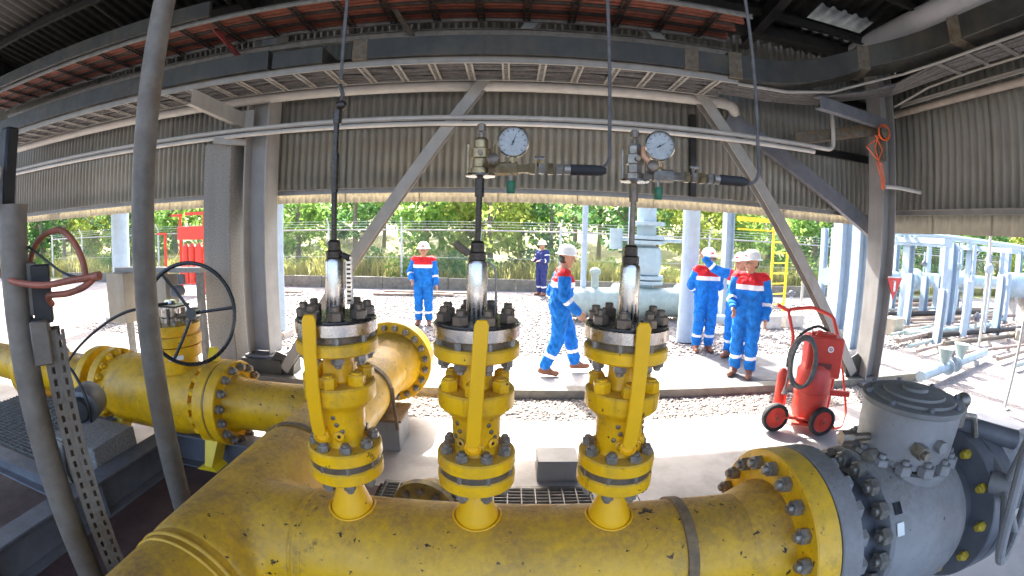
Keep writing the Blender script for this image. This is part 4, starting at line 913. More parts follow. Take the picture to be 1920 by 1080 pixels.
# actuator on its plinth with curved cables
t = thing('actuator_box', (-3.25, 2.2, 0), 'dark round actuator box on a grey plinth behind the slotted strut', 'actuator')
part('plinth', G().span((-3.62, 2.05, .05), (-3.02, 2.52, .46)), M['terrazzo'], t, bev=.01)
part('housing', G().lathe([(.10, -.14), (.13, -.13), (.145, -.10), (.145, .10), (.13, .13), (.10, .14)], (-3.28, 2.28, .71), (.6, -1, 0), 32), M['dark_grey'], t)
part('end_cap', G().lathe([(.10, 0), (.10, .03), (.085, .045), (.02, .05)], (-3.195, 2.14, .71), (.6, -1, 0), 28), M['dark_steel'], t)
part('terminal_box', G().box((-3.42, 2.2, .86), (.11, .10, .12)), M['dark_grey'], t, bev=.01)
part('gland', G().cyl((-3.43, 2.2, .91), (-3.43, 2.2, .99), .02, n=10).cyl((-3.38, 2.2, .91), (-3.375, 2.2, .97), .018, n=10), M['galv_nut'], t)
part('pipe_strap', G().tube([(-3.30, 1.975, .50), (-3.32, 1.96, .25), (-3.30, 1.975, .08)], .012, 6).tube([(-3.36, 1.97, .5), (-3.2, 1.965, .46), (-3.04, 1.97, .38)], .008, 6), M['dark_nut'], t)
solo('actuator_cable', G().tube(spline([(-2.45, 2.55, 1.48), (-2.58, 2.4, 1.465), (-2.75, 2.32, 1.42), (-3.02, 2.28, 1.29), (-3.27, 2.25, 1.13), (-3.42, 2.22, .99), (-3.45, 2.2, .92)]), .011, 8), M['cable'], (-3.02, 2.28, 1.29), 'black cable arching from the valve top down to the actuator box', 'cable')
solo('actuator_cable', G().tube(spline([(-3.38, 2.2, .95), (-3.36, 2.18, 1.0), (-3.27, 2.17, 1.02), (-3.18, 2.15, .98), (-3.10, 2.14, .88), (-3.06, 2.14, .76), (-3.10, 2.16, .62)]), .012, 8), M['cable'], (-3.2, 2.15, .98), 'short black cable looping over the actuator box', 'cable')

# ------------------------------------------------------------------ supports, trench grating, valve in the trench
t = thing('pipe_support', (-1.1, 3.75, 0), 'grey painted steel box support under the far end of the run pipe', 'pipe support')
part('box', G().span((-1.42, 3.55, .0), (-.97, 3.93, .30)), M['col_steel'], t, bev=.006)
part('top_plate', G().span((-1.44, 3.52, .302), (-.94, 3.95, .325)), M['rustring'], t)
solo('support_block', G().span((.245, 3.12, 0), (.585, 3.38, .19)), M['col_steel'], (.41, 3.25, 0), 'grey steel block on the sunlit slab between the middle and right valves', 'block', bev=.005)
t = thing('trench_grating', (-.1, 2.86, 0), 'grating over the floor trench right behind the yellow header', 'grating')
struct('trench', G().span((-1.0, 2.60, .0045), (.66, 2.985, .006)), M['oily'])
part('frame', G().span((-.96, 2.965, .006), (.66, 2.995, .042)).span((-.96, 2.60, .006), (.66, 2.63, .042)), M['galv'], t)
gb = mesh_of('bearing_bar', G().span((-.81, -.003, -.015), (.81, .003, .015)), M['galv'])
for k in range(8): inst('bearing_bar', gb, t, (-.15, 2.66 + .042 * k, .026))
gb = mesh_of('cross_bar', G().span((-.005, -.175, -.005), (.005, .175, .005)), M['galv'])
for k in range(16): inst('cross_bar', gb, t, (-.93 + .1045 * k, 2.80, .041))
t = thing('blind_flange', (-.52, 2.45, .1), 'stained yellow flanged pipe end low behind the header between two valves', 'flange')
part('flange', G().lathe([(0, 0), (.205, 0), (.215, .01), (.215, .06), (.205, .07), (.14, .072), (.13, .16), (.12, .24)], (-.53, 2.36, .215), (.15, 1, 0), 40), mat('stained_yellow', (.30, .21, .04), .6, var=.35, scale=14, chips=.5, stain=(.10, .07, .04), stainamt=.8, stainscale=9), t)
ring_of(N_LOW, 'stud_nut', t, (-.53, 2.358, .215), (-.15, -1, 0), .165, 10, .5)
part('stub', G().cyl((-.49, 2.55, .215), (-.49, 2.9, .06), .1, n=24), M['dark_nut'], t)

# ------------------------------------------------------------------ red wheeled fire extinguisher
ex = thing('wheeled_extinguisher', (3.25, 3.9, 0), 'red wheeled fire extinguisher with a coiled black hose on the slab', 'fire extinguisher')
XA = Vector((.90, -.43, 0)).normalized(); YA = Vector((.43, .90, 0)).normalized()      # cart axes: along the axle, and towards its back
def E(a, b, z): return Vector((3.29, 3.90, 0)) + (XA * a * 1.14 + YA * b * 1.06) + Vector((0, 0, z * 1.03))
EM = Matrix((XA, YA, Vector((0, 0, 1)))).transposed()
part('cylinder', G().lathe([(.0, .10), (.11, .105), (.185, .14), (.20, .2), (.20, .66), (.15, .74), (.08, .80), (.05, .82)], E(.02, 0, 0), (0, 0, 1), 36), M['red'], ex)
part('housing', G().box(E(.07, .02, .80), (.40, .30, .44), EM).box(E(.07, .02, 1.02), (.24, .18, .04), EM), M['red'], ex, bev=.02)
part('label_plate', G().box(E(.07, -.131, .72), (.16, .006, .06), EM), mat('dark_red_plate', (.14, .03, .02), .5), ex)
part('round_badge', G().lathe([(.034, 0), (.034, .004), (0, .004)], E(.11, -.1295, .90), -YA, 20), M['sign_white'], ex)
part('badge_mark', G().lathe([(.018, 0), (.018, .002), (.009, .002), (.009, 0)], E(.11, -.1345, .90), -YA, 16, cap=False), M['sign_red'], ex)
part('gas_bottle', G().lathe([(.0, .18), (.05, .19), (.06, .22), (.06, .58), (.04, .64), (.02, .66)], E(-.30, -.04, 0), (0, 0, 1), 20), M['red'], ex)
part('belt', G().lathe([(.202, .40), (.208, .402), (.208, .435), (.202, .437)], E(.02, 0, 0), (0, 0, 1), 36, cap=False), M['red'], ex)
fr = part('frame', G().tube(bent_pts([E(-.22, .12, .10), E(-.22, .12, .95), E(-.28, .26, 1.22), E(-.02, .30, 1.26), E(.20, .28, 1.18), E(.26, .14, .92), E(.24, .12, .10)]), .021, 10), M['red'], ex)
part('handle_grip', G().tube([E(-.28, .255, 1.21), E(-.40, .22, 1.27)], .023, 10), M['red'], ex)
part('rear_stand', G().tube(bent_pts([E(.25, .12, .85), E(.36, .20, .60), E(.46, .14, .15), E(.40, .0, .02), E(.22, -.10, .03)]), .014, 8), M['red'], ex)
part('base_plate', G().box(E(.06, -.02, .08), (.50, .30, .03), EM).box(E(.30, .02, .40), (.26, .05, .06), EM), M['red'], ex, bev=.005)
for s_, nm in ((-.34, 'wheel'), (.12, 'wheel')):
    c_ = E(s_, -.20, .158); ax = XA if s_ > 0 else XA
    c_ = E(s_, -.22, .158)
    ax = (YA * -1 + XA * .35).normalized()
    w = part(nm, G().lathe([(.118, -.03), (.150, -.034), (.158, -.022), (.160, 0), (.158, .022), (.150, .034), (.118, .03)], c_, ax, 36, cap=False), M['rubber'], ex)
    part('rim', G().lathe([(.122, -.03), (.118, .02), (.10, .012), (.045, .022), (.040, .036), (.015, .040), (0, .040)], c_, ax, 36), M['red'], w)
    part('hub_nut', G().lathe([(.016, .038), (.016, .052)], c_, ax, 8), M['dark_nut'], w)
part('axle', G().cyl(E(-.34, -.20, .158), E(.12, -.20, .158), .014, n=10), M['red'], ex)
for k in range(3):
    cc = E(-.16, -.20 - .012 * k, .76); pts = []
    for i in range(32):
        a = 2 * math.pi * i / 32; pts.append(cc + XA * (.145 - .008 * k) * math.cos(a) + Vector((0, 0, (.28 - .014 * k) * math.sin(a))) + YA * (.02 * math.sin(3 * a + k)))
    part('hose_coil', G().tube(pts, .020, 8, True), M['greycable'], ex)
part('hose_lead', G().tube(spline([E(.10, .05, 1.06), E(-.02, .02, 1.10), E(-.18, -.06, 1.02), E(-.28, -.14, .86), E(-.30, -.2, .7)]), .016, 8), M['rubber'], ex)
part('nozzle', G().lathe([(.012, 0), (.014, .2), (.034, .30), (.030, .30)], E(-.27, -.17, .70), (-.1, -.06, -1), 14), M['galv_nut'], ex)
part('valve_head', G().cyl(E(.02, .02, .96), E(.02, .02, 1.06), .03, n=12).cyl(E(-.06, .02, 1.03), E(.10, .02, 1.03), .018, n=10), M['red'], ex)
# ------------------------------------------------------------------ the yard outside
rt_ = np.random.RandomState(5)
# instrument stand with its boxes behind the handwheel
t = thing('instrument_stand', (-4.55, 4.7, 0), 'beige instrument stand with boxes behind the black handwheel', 'instrument stand')
for x in (-5.38, -4.62, -3.95): part('leg', G().span((x - .04, 4.70, 0), (x + .04, 4.78, 1.50)), M['galv'], t)
part('top_rail', G().span((-5.5, 4.62, 1.50), (-3.85, 4.84, 1.56)), M['white_steel'], t)
part('enclosure', G().span((-5.50, 4.45, .82), (-5.12, 4.70, 1.50)), M['beige_box'], t, bev=.01)
part('enclosure', G().span((-4.72, 4.45, .86), (-4.30, 4.70, 1.48)), M['beige_box'], t, bev=.01)
part('white_label', G().span((-4.93, 4.60, 1.0), (-4.74, 4.615, 1.36)), M['sign_white'], t)
part('transmitter', G().lathe([(.05, 0), (.075, .02), (.075, .16), (.05, .18)], (-4.15, 4.58, 1.28), (.2, -1, 0), 20).cyl((-4.15, 4.6, 1.36), (-4.15, 4.6, 1.48), .05, n=14), M['dark_grey'], t)
part('transmitter', G().cyl((-4.86, 4.6, 1.36), (-4.86, 4.6, 1.49), .06, n=14), M['wood'], t)
part('tubing', G().tube([(-4.15, 4.55, 1.2), (-4.15, 4.52, .9), (-4.05, 4.52, .6), (-4.05, 4.55, .1)], .012, 6).tube([(-4.5, 4.5, .86), (-4.5, 4.5, .1)], .012, 6), M['steel'], t)
part('notice', G().span((-4.26, 4.50, .92), (-4.02, 4.512, 1.10)), M['sign_white'], t)

# pale blue posts and pipe racks
def post(x, y, h, r, lb, kind='h', m='blue_post', base=True):
    if x > 9: r *= .8
    q = thing('blue_post', (x, y, 0), lb, 'post', 'pale blue steel posts of the yard')
    if kind == 'h': part('shaft', G().ibeam((x, y, .02), (x, y, h), r * 2, r * 2, .014, .010, up=(1, 0, 0)), M[m], q)
    else: part('shaft', G().cyl((x, y, .02), (x, y, h), r, n=20), M[m], q)
    if base: part('base', G().span((x - r * 1.6, y - r * 1.6, 0), (x + r * 1.6, y + r * 1.6, .12)), M['block'], q)
    return q
post(-9.25, 8.0, 5, .22, 'wide pale blue post at the left edge, left of the grey tube', 'r')
post(-4.42, 7.6, 5, .125, 'pale blue post just right of the steel column', 'r')
post(3.42, 7.95, 5, .165, 'thick pale blue round post right behind the two standing workers', 'r', base=False)
post(1.72, 10.2, 4.5, .07, 'slim grey post behind the walking worker', 'r')
post(2.75, 9.9, 4.5, .06, 'slim pale blue post behind the right valve rod', 'r')
post(5.2, 9.8, 4.5, .11, 'grey post behind the saluting worker', 'h')
post(7.75, 8.6, 4.5, .16, 'pale blue H post left of the right brace foot', 'h')
post(6.5, 6.7, 4.5, .11, 'slim blue post seen just left of the right column', 'h')
post(9.9, 9.9, 4.5, .15, 'blue post behind the diagonal brace', 'r')
post(11.9, 10.0, 2.6, .17, 'stout pale blue post just right of the red fire sign', 'h')
post(12.4, 8.7, 2.45, .17, 'stout pale blue post at the middle of the right yard', 'h')
post(16.2, 10.5, 2.6, .16, 'blue post beyond the middle of the right yard', 'h')
post(13.9, 10.8, 1.35, .14, 'low blue pipe support right of the fire sign', 'h')
post(15.2, 11.2, 1.35, .14, 'second low blue pipe support right of the fire sign', 'h')
post(20.0, 11.0, 2.6, .16, 'far blue post near the right edge', 'h')
post(24.0, 12.5, 2.8, .18, 'farthest blue post at the right edge', 'h')
post(19.5, 14.2, 2.8, .15, 'blue post in front of the trees at the right', 'h')
post(12.2, 14.6, 2.8, .14, 'blue post in the back row of the right yard', 'h')
q = thing('marker_pole', (6.85, 3.42, 0), 'thin white pole standing at the right edge near the slab', 'pole')
part('shaft', G().cyl((6.85, 3.42, 0), (6.87, 3.38, 1.62), .022, n=12), M['white_pipe'], q); part('foot', G().span((6.78, 3.35, 0), (6.92, 3.49, .02)), M['white_pipe'], q)
q = thing('marker_pole', (10.55, 6.3, 0), 'tall slim white pole in the right yard with a pipe cluster on it', 'pole')
part('shaft', G().cyl((10.55, 6.3, 0), (10.55, 6.3, 3.2), .035, n=12), M['white_pipe'], q)
part('clamp', G().ell((10.5, 6.25, 1.85), (.14, .1, .12)).cyl((10.7, 6.3, .4), (10.72, 6.3, 1.9), .03, n=10), M['blue_post'], q)
def pipe(name, pts, r, m, lb, group=None, n=16):
    return solo(name, bent(pts, r, n, max(.12, r * 1.6)) if len(pts) > 2 else G().cyl(pts[0], pts[1], r, n=n), M[m], pts[0], lb, 'pipe', group)
pipe('rack_pipe', [(10.6, 9.6, 2.62), (34, 12.2, 2.95)], .06, 'blue_pipe', 'pale pipe lying along the top of the right pipe rack, nearest one', 'pipes on the right rack')
pipe('rack_pipe', [(10.6, 10.0, 2.66), (34, 12.7, 3.0)], .08, 'blue_pipe', 'pale blue pipe lying along the top of the right pipe rack, second one', 'pipes on the right rack')
pipe('rack_pipe', [(11.4, 10.5, 2.62), (34, 13.3, 2.95)], .05, 'blue_pipe', 'thin pale pipe lying along the top of the right pipe rack, third one', 'pipes on the right rack')
pipe('rack_pipe', [(11.4, 11.0, 2.66), (34, 13.9, 3.0)], .07, 'blue_pipe', 'farthest pale blue pipe on top of the right pipe rack', 'pipes on the right rack')
solo('rack_beam', G().span((11.7, 8.5, 2.36), (12.1, 11.4, 2.52)).span((11.72, 8.5, 2.28), (12.08, 11.4, 2.358)), M['blue_post'], (11.9, 9, 2.2), 'blue cross beam on the rack just right of the fire sign', 'beam')
solo('rack_beam', G().span((15.9, 8.6, 2.36), (16.4, 11.6, 2.52)), M['blue_post'], (16.2, 9, 2.36), 'blue cross beam on the rack in the middle of the right yard', 'beam')
q = thing('gas_main', (16, 11.6, 1.2), 'large pale grey horizontal gas main with a flange across the right yard', 'pipe')
part('main', G().cyl((9.5, 11.2, 1.15), (36, 13.5, 1.15), .26, n=28), M['blue_pipe'], q)
for x in (14.2, 17.8, 18.05): part('flange', G().lathe(flange_prof(.40, .12), (x, 11.2 + (x - 9.5) * .0868, 1.15), (1, .0868, 0), 32), M['blue_pipe'], q)
q = thing('receiver_vessel', (19.6, 11.0, .5), 'big pale round vessel near the right edge of the yard', 'vessel')
part('shell', G().lathe([(.0, -.9), (.25, -.86), (.42, -.72), (.48, -.5), (.48, 1.2), (.42, 1.4), (0, 1.55)], (18.6, 9.8, 1.25), (1, .1, 0), 32), M['blue_pipe'], q)
for dx_ in (-.3, .9): part('saddle', G().span((18.6 + dx_ - .1, 9.5, 0), (18.6 + dx_ + .1, 10.2, .85)), M['block'], q)
# vertical riser with flanges, and the thick low main behind the workers
q = thing('riser_valve', (3.3, 10.6, 0), 'tall pale blue riser with stacked flanges behind the right valve', 'valve')
part('riser', G().cyl((3.35, 10.6, .5), (3.35, 10.6, 4.5), .24, n=28), M['blue_pipe'], q)
part('body', G().lathe([(.24, 1.02), (.36, 1.1), (.40, 1.3), (.40, 1.62), (.36, 1.75), (.24, 1.8)], (3.35, 10.6, 0), (0, 0, 1), 32), M['blue_pipe'], q)
for z in (.86, .98, 1.84, 1.96, 2.3): part('flange', G().lathe(flange_prof(.46, .09), (3.35, 10.6, z), (0, 0, 1), 32), M['blue_pipe'], q)
part('side_arm', G().cyl((2.6, 10.55, 1.95), (4.6, 10.55, 1.95), .05, n=12).cyl((2.55, 10.5, 1.7), (2.55, 10.5, 2.2), .16, n=16), M['blue_pipe'], q)
q = thing('low_main', (3.0, 10.2, .3), 'thick pale green grey pipe lying low behind the walking worker', 'pipe')
part('main', G().cyl((1.55, 10.15, .42), (6.3, 10.6, .42), .36, n=32), M['greenpipe'], q)
part('end_cap', G().lathe([(.36, 0), (.34, .12), (.22, .24), (0, .30)], (1.55, 10.15, .42), (-1, -.095, 0), 32), M['greenpipe'], q)
for x in (2.5, 4.2): part('flange', G().lathe(flange_prof(.47, .1), (x, 10.15 + (x - 1.55) * .0947, .42), (1, .0947, 0), 32), M['greenpipe'], q)
part('branch', G().cyl((2.0, 10.2, .7), (2.0, 10.2, 1.1), .09, n=14).ell((2.0, 10.2, 1.15), (.14, .1, .1)), M['greenpipe'], q)
solo('handwheel_valve', G().cyl((4.15, 8.8, .3), (4.15, 8.8, .75), .05, n=12).tube([(4.15 + .22 * math.cos(a), 8.75, .9 + .22 * math.sin(a)) for a in [2*math.pi*i/24 for i in range(24)]], .02, 8, True).ell((4.15, 8.8, .45), (.18, .16, .16)).cyl((3.7, 8.8, .3), (4.7, 8.8, .3), .1, n=14), M['blue_pipe'], (4.15, 8.8, 0), 'small pale blue handwheel valve by the feet of the standing workers', 'valve')
UPS_ = ((10.6, 12.2, 2.7), (11.4, 8.2, 2.3), (13.1, 11.6, 2.6), (14.6, 9.3, 2.5), (15.4, 13.6, 2.8), (17.4, 9.8, 2.5), (18.4, 12.4, 2.7), (21.8, 12.0, 2.7), (13.2, 7.4, 1.7), (12.4, 7.9, 1.6), (9.6, 6.9, 1.3), (11.0, 7.1, 1.5), (14.4, 8.6, 2.3), (17.0, 9.2, 1.7), (19.6, 9.0, 2.5), (23.0, 11.0, 2.7), (10.9, 9.0, 1.5), (15.8, 12.2, 2.8))
_o = 'first second third fourth fifth sixth seventh eighth ninth tenth eleventh twelfth thirteenth fourteenth fifteenth sixteenth seventeenth eighteenth'.split()
_s = sorted(range(len(UPS_)), key=lambda i: math.atan2(UPS_[i][0], UPS_[i][1])); UPR_ = {k: _o[n_] for n_, k in enumerate(_s)}
for i, (x, y, h_) in enumerate(UPS_):
    post(x, y, h_, .085 + .02 * (i % 3), 'slim pale blue upright in the crowded right yard, %s from the left' % UPR_[i], 'r' if i % 2 else 'h', base=False)
# low pipe run beside the right column with a small valve
pipe('low_pipe', [(6.2, 4.65, .18), (9.6, 5.55, .18)], .085, 'blue_pipe', 'pale blue pipe lying low on the ground right of the column')
q = thing('ground_valve', (7.4, 4.95, .18), 'dark small valve between two grey funnels on the low blue pipe', 'valve')
part('body', G().ell((7.5, 5.0, .22), (.16, .12, .13)).cyl((7.5, 5.0, .3), (7.5, 5.0, .46), .05, n=12), M['dark_grey'], q)
for x in (7.15, 7.95): part('funnel', G().lathe([(.05, .18), (.06, .25), (.14, .50), (.15, .52)], (x, 4.9 + (x - 7.15) * .26, 0), (0, 0, 1), 20), M['greenpipe'], q)
for x in (7.32, 7.7): part('flange', G().lathe(flange_prof(.14, .04), (x, 4.95 + (x - 7.4) * .26, .18), (1, .26, 0), 20), M['blue_pipe'], q)
for i, (x0, y0, x1, y1) in enumerate(((8.0, 6.2, 16, 8.4), (8.2, 6.6, 17, 9.2), (8.4, 7.1, 18, 10.0), (8.8, 7.7, 19, 10.9), (9.6, 5.2, 18, 6.6), (9.4, 4.7, 18, 5.8))):
    solo('ground_pipe', G().cyl((x0, y0, .12), (x1, y1, .12), .035 + .010 * (i % 3), n=12), M['greenpipe' if i % 2 else 'wood'], (x0, y0, .12), '%s pipe lying on sleepers in the right yard, %s from the slab' % ('grey-green' if i % 2 else 'brown', 'third fourth fifth sixth second first'.split()[i]), 'pipe', 'pipes lying on the right yard ground')
for i in range(7):
    solo('sleeper', G().box((9.2 + 1.3 * i, 6.9 + .35 * i, .03), (.16, 3.2, .10), rotz(-.15)), M['block'], (9.2 + 1.3 * i, 6.9 + .35 * i, 0), 'concrete sleeper under the low pipes of the right yard, %s from the left' % ('first second third fourth fifth sixth seventh'.split()[i]), 'sleeper', 'sleepers in the right yard')
for i, (x, y, s_) in enumerate(((9.5, 8.3, .42), (16.3, 8.0, .4), (13.4, 6.6, .35))):
    solo('yard_box', G().box((x, y, s_ / 2), (s_ * 1.2, s_, s_), rotz(.2 + i)), M['beige_box' if i != 1 else 'block'], (x, y, 0), ('tan box on the ground below the fire sign', 'grey block by the white pole in the right yard', 'beige box among the low pipes at the right')[i], 'box', bev=.015)
# more pipes, risers and small valves crowding the right yard
for i in range(14):
    y = 5.9 + .62 * i; x0 = 8.6 + .35 * i + rt_.uniform(-.3, .5)
    solo('yard_pipe', G().cyl((x0, y, .10 + .05 * (i % 3)), (x0 + rt_.uniform(5, 12), y + rt_.uniform(.2, .9), .10 + .05 * (i % 3)), .035 + .018 * (i % 4), n=10), M[('wood', 'trunk_rust', 'dark_tray', 'greenpipe', 'wood')[i % 5]], (x0, y, .1),
         'thin %s pipe low across the right yard, %s from the slab' % (('brown', 'rusty', 'dark', 'grey-green', 'brown')[i % 5], 'first second third fourth fifth sixth seventh eighth ninth tenth eleventh twelfth thirteenth fourteenth'.split()[i]), 'pipe', 'thin pipes across the right yard')
for i in range(16):
    x = 9.2 + 1.05 * i + rt_.uniform(-.4, .4); y = 7.4 + rt_.uniform(0, 6); h_ = rt_.uniform(.5, 2.3)
    q = thing('standpipe', (x, y, 0), 'slim %s standpipe with a small valve in the right yard, %s from the left' % (('blue', 'white')[i % 2], 'first second third fourth fifth sixth seventh eighth ninth tenth eleventh twelfth thirteenth fourteenth fifteenth sixteenth'.split()[i]), 'standpipe', 'standpipes of the right yard')
    part('pipe', G().cyl((x, y, 0), (x, y, h_), .035 + .02 * (i % 3), n=10), M['blue_post' if i % 2 == 0 else 'white_pipe'], q)
    part('valve', G().ell((x, y, h_ * .8), (.11, .09, .12)).cyl((x - .16, y, h_ * .8), (x + .16, y, h_ * .8), .05, n=10), M['greenpipe' if i % 3 else 'dark_grey'], q)
    part('foot', G().span((x - .12, y - .12, 0), (x + .12, y + .12, .05)), M['block'], q)
# yellow access ladder on concrete blocks
q = thing('access_ladder', (6.7, 9.8, 0), 'bright yellow access ladder on concrete blocks behind the workers', 'ladder')
for x, y in ((6.45, 9.7), (7.08, 9.95)): part('rail', G().cyl((x, y, .3), (x, y, 2.75 if x < 6.6 else 2.1), .034, n=12), M['yellow_rail'], q)
for k in range(8): part('rung', G().cyl((6.45, 9.7, .5 + .26 * k), (7.08, 9.95, .5 + .26 * k), .018, n=8), M['yellow_rail'], q)
part('top_beam', G().span((5.4, 9.62, 2.52), (6.5, 9.76, 2.62)).span((5.4, 9.64, 2.30), (6.42, 9.70, 2.34)), M['yellow_rail'], q)
for i, (x, y, w) in enumerate(((6.2, 9.35, .55), (6.95, 9.45, .6))):
    solo('concrete_block', G().box((x, y, .16), (w, .5, .32), rotz(.1)), M['block'], (x, y, 0), ('left rough concrete block at the foot of the yellow ladder', 'right rough concrete block at the foot of the yellow ladder')[i], 'block', bev=.02)
# red deluge equipment
q = thing('deluge_valve_set', (-10.9, 12.6, 0), 'red fire water valve set standing outside at the left', 'fire equipment')
for x in (-12.1, -11.35, -10.25): part('post', G().cyl((x, 12.6, 0), (x, 12.6, 2.75 if x > -12 else 2.1), .05, n=12), M['red'], q)
for a_, b_ in (((-11.75, 12.55, 2.66), (-11.3, 12.65, 2.74)), ((-11.1, 12.55, 2.68), (-9.8, 12.65, 2.78)), ((-12.5, 12.56, 2.05), (-12.05, 12.64, 2.12))): part('top_beam', G().span(a_, b_), M['red'], q)
part('panel', G().span((-11.42, 12.5, 1.85), (-9.9, 12.72, 2.30)), M['red'], q, bev=.02)
for x in (-11.0, -10.72, -10.42): part('cylinder', G().lathe([(.02, 1.75), (.05, 1.7), (.13, 1.62), (.14, 1.55), (.14, .4), (.1, .35)], (x, 12.5, 0), (0, 0, 1), 20), M['red'], q)
part('pipework', G().cyl((-11.35, 12.6, .5), (-10.2, 12.6, .5), .08, n=12), M['red'], q); part('pipework', G().cyl((-11.2, 12.5, 1.2), (-10.2, 12.5, 1.2), .04, n=10), M['red'], q)
# planks and rails on the gravel
for i, (x, y, a, l) in enumerate(((-3.1, 13.6, .05, 2.6), (-2.6, 13.9, -.03, 3.0), (-8.2, 12.9, .12, 3.0))):
    solo('plank', G().box((x, y, .05 + .03 * i), (l, .22, .06), rotz(a)), M['wood'], (x, y, 0), ('front brown plank lying on the gravel by the low wall', 'back brown plank lying on the gravel by the low wall', 'brown plank lying on the gravel at the far left')[i], 'plank')
# flat dark grey sheet laid on the walkway near the workers
solo('walkway_dark_sheet', G().add([(3.1, 6.92, .010), (4.9, 6.75, .010), (5.0, 5.3, .010), (3.2, 5.55, .010)], [(3, 2, 1, 0)]), mat('dark_sheet', (.10, .10, .105), .8, var=.3), (4, 6, .01), 'dark grey sheet on the walkway under the standing workers', 'mat')

# ------------------------------------------------------------------ chain-link fence
fc = thing('chain_link_fence', (0, 16.9, 0), 'chain-link fence with a white top rail in front of the bushes', 'fence')
FX0, FX1, FYY = -26, 30, 16.9
for k in range(19):
    x = FX0 + 3.1 * k; h = 2.12
    part('post', G().cyl((x, FYY, 0), (x, FYY, h + .1), .045, n=10).tube([(x, FYY, h + .08), (x, FYY, h + .16), (x + .02, FYY - .22, h + .46)], .03, 8), M['fence'], fc)
part('top_rail', G().cyl((FX0, FYY, 2.12), (FX1, FYY, 2.12), .035, n=10), M['white_pipe'], fc)
part('mid_wire', G().cyl((FX0, FYY, 1.05), (FX1, FYY, 1.05), .008, n=6), M['fence'], fc)
for k in range(3): part('barbed_strand', G().cyl((FX0, FYY - .07 * (k + 1), 2.25 + .1 * k), (FX1, FYY - .07 * (k + 1), 2.25 + .1 * k), .006, n=4), M['fence'], fc)
gg = G(); st = .115; H_ = 1.95
for d_ in (1, -1):
    x = FX0 - H_
    while x < FX1 + H_:
        a = (x, .12); b_ = (x + H_, .12 + H_)
        if d_ < 0: a, b_ = (x + H_, .12), (x, .12 + H_)
        if max(a[0], b_[0]) < FX1 and min(a[0], b_[0]) > FX0: gg.cyl((a[0], FYY + .003 * d_, a[1]), (b_[0], FYY + .003 * d_, b_[1]), .0018, n=3, cap=False)
        x += st
part('wire_mesh', gg, M['fence'], fc, kind='stuff')

# ------------------------------------------------------------------ trees, bushes, tall grass
rt = np.random.RandomState(11)
def leaf_mesh(name, centres, radii, per, size, m):
    V = []; F = []; o = 0
    for c_, r in zip(centres, radii):
        n = per
        p = rt.normal(size=(n, 3)); p /= np.linalg.norm(p, axis=1)[:, None]
        p *= (rt.uniform(.35, 1, (n, 1)) ** .5) * np.array(r)
        p += np.array(c_)
        a = rt.normal(size=(n, 3)); a /= np.linalg.norm(a, axis=1)[:, None]
        b_ = np.cross(a, rt.normal(size=(n, 3))); b_ /= np.linalg.norm(b_, axis=1)[:, None]
        s_ = size * rt.uniform(.6, 1.4, (n, 1))
        q = np.stack([p - a * s_, p + b_ * s_ * .45, p + a * s_, p - b_ * s_ * .45], 1).reshape(-1, 3)
        V.append(q); F.append((np.arange(n)[:, None] * 4 + np.arange(4)[None]) + o); o += 4 * n
    V = np.concatenate(V); F = np.concatenate(F)
    me = bpy.data.meshes.new(name); me.from_pydata(V.tolist(), [], F.tolist()); me.materials.append(M[m]); return me
def crown(name, h0, h1, rad, k, per, size, m):
    cs_ = []; rs_ = []
    for i in range(k):
        u = rt.uniform(0, 1); z = h0 + (h1 - h0) * u; rr = rad * math.sin(math.pi * (.15 + .8 * u)) ** .7
        a = rt.uniform(0, 6.28); d_ = rr * math.sqrt(rt.uniform(.1, 1))
        cs_.append((d_ * math.cos(a), d_ * math.sin(a), z)); s_ = rad * rt.uniform(.20, .38); rs_.append((s_, s_, s_ * .75))
    return leaf_mesh(name, cs_, rs_, per, size, m)
def trunk_g(h, r):
    gq = G().tube([(0, 0, -.4), (.05, .03, h * .3), (-.04, .08, h * .6), (.06, 0, h * .95)], [r * 1.25, r, r * .75, r * .3], 10)
    for i in range(6):
        a = rt.uniform(0, 6.28); z = h * rt.uniform(.3, .75); l = h * rt.uniform(.2, .35)
        gq.tube([(0, .03, z), (l * .5 * math.cos(a), l * .5 * math.sin(a), z + l * .45), (l * math.cos(a), l * math.sin(a), z + l * .8)], [r * .5, r * .32, r * .12], 6)
    return gq
tree_kinds = []
for i, (m, rad, h0, h1, k, nm) in enumerate((('leaf_b', 2.4, 1.2, 7.0, 46, 'dark green'), ('leaf_a', 2.2, .8, 6.0, 44, 'bright green'), ('leaf_c', 2.0, .9, 5.4, 40, 'yellow green'), ('leaf_b', 1.7, 1.8, 8.0, 36, 'slim dark'))):
    tk = mesh_of('trunk', trunk_g(h1 * .9, .13), M['bark']); tree_kinds.append((tk, crown('crown', h0, h1, rad, k, 75, .15, m), nm))
n_ = 0
where = lambda x: 'at the far left' if x < -14 else 'left of the left valve' if x < -6 else 'behind the left valves' if x < -1 else 'behind the middle valve' if x < 4 else 'behind the standing workers' if x < 11 else 'beyond the right pipe rack' if x < 24 else 'at the far right'
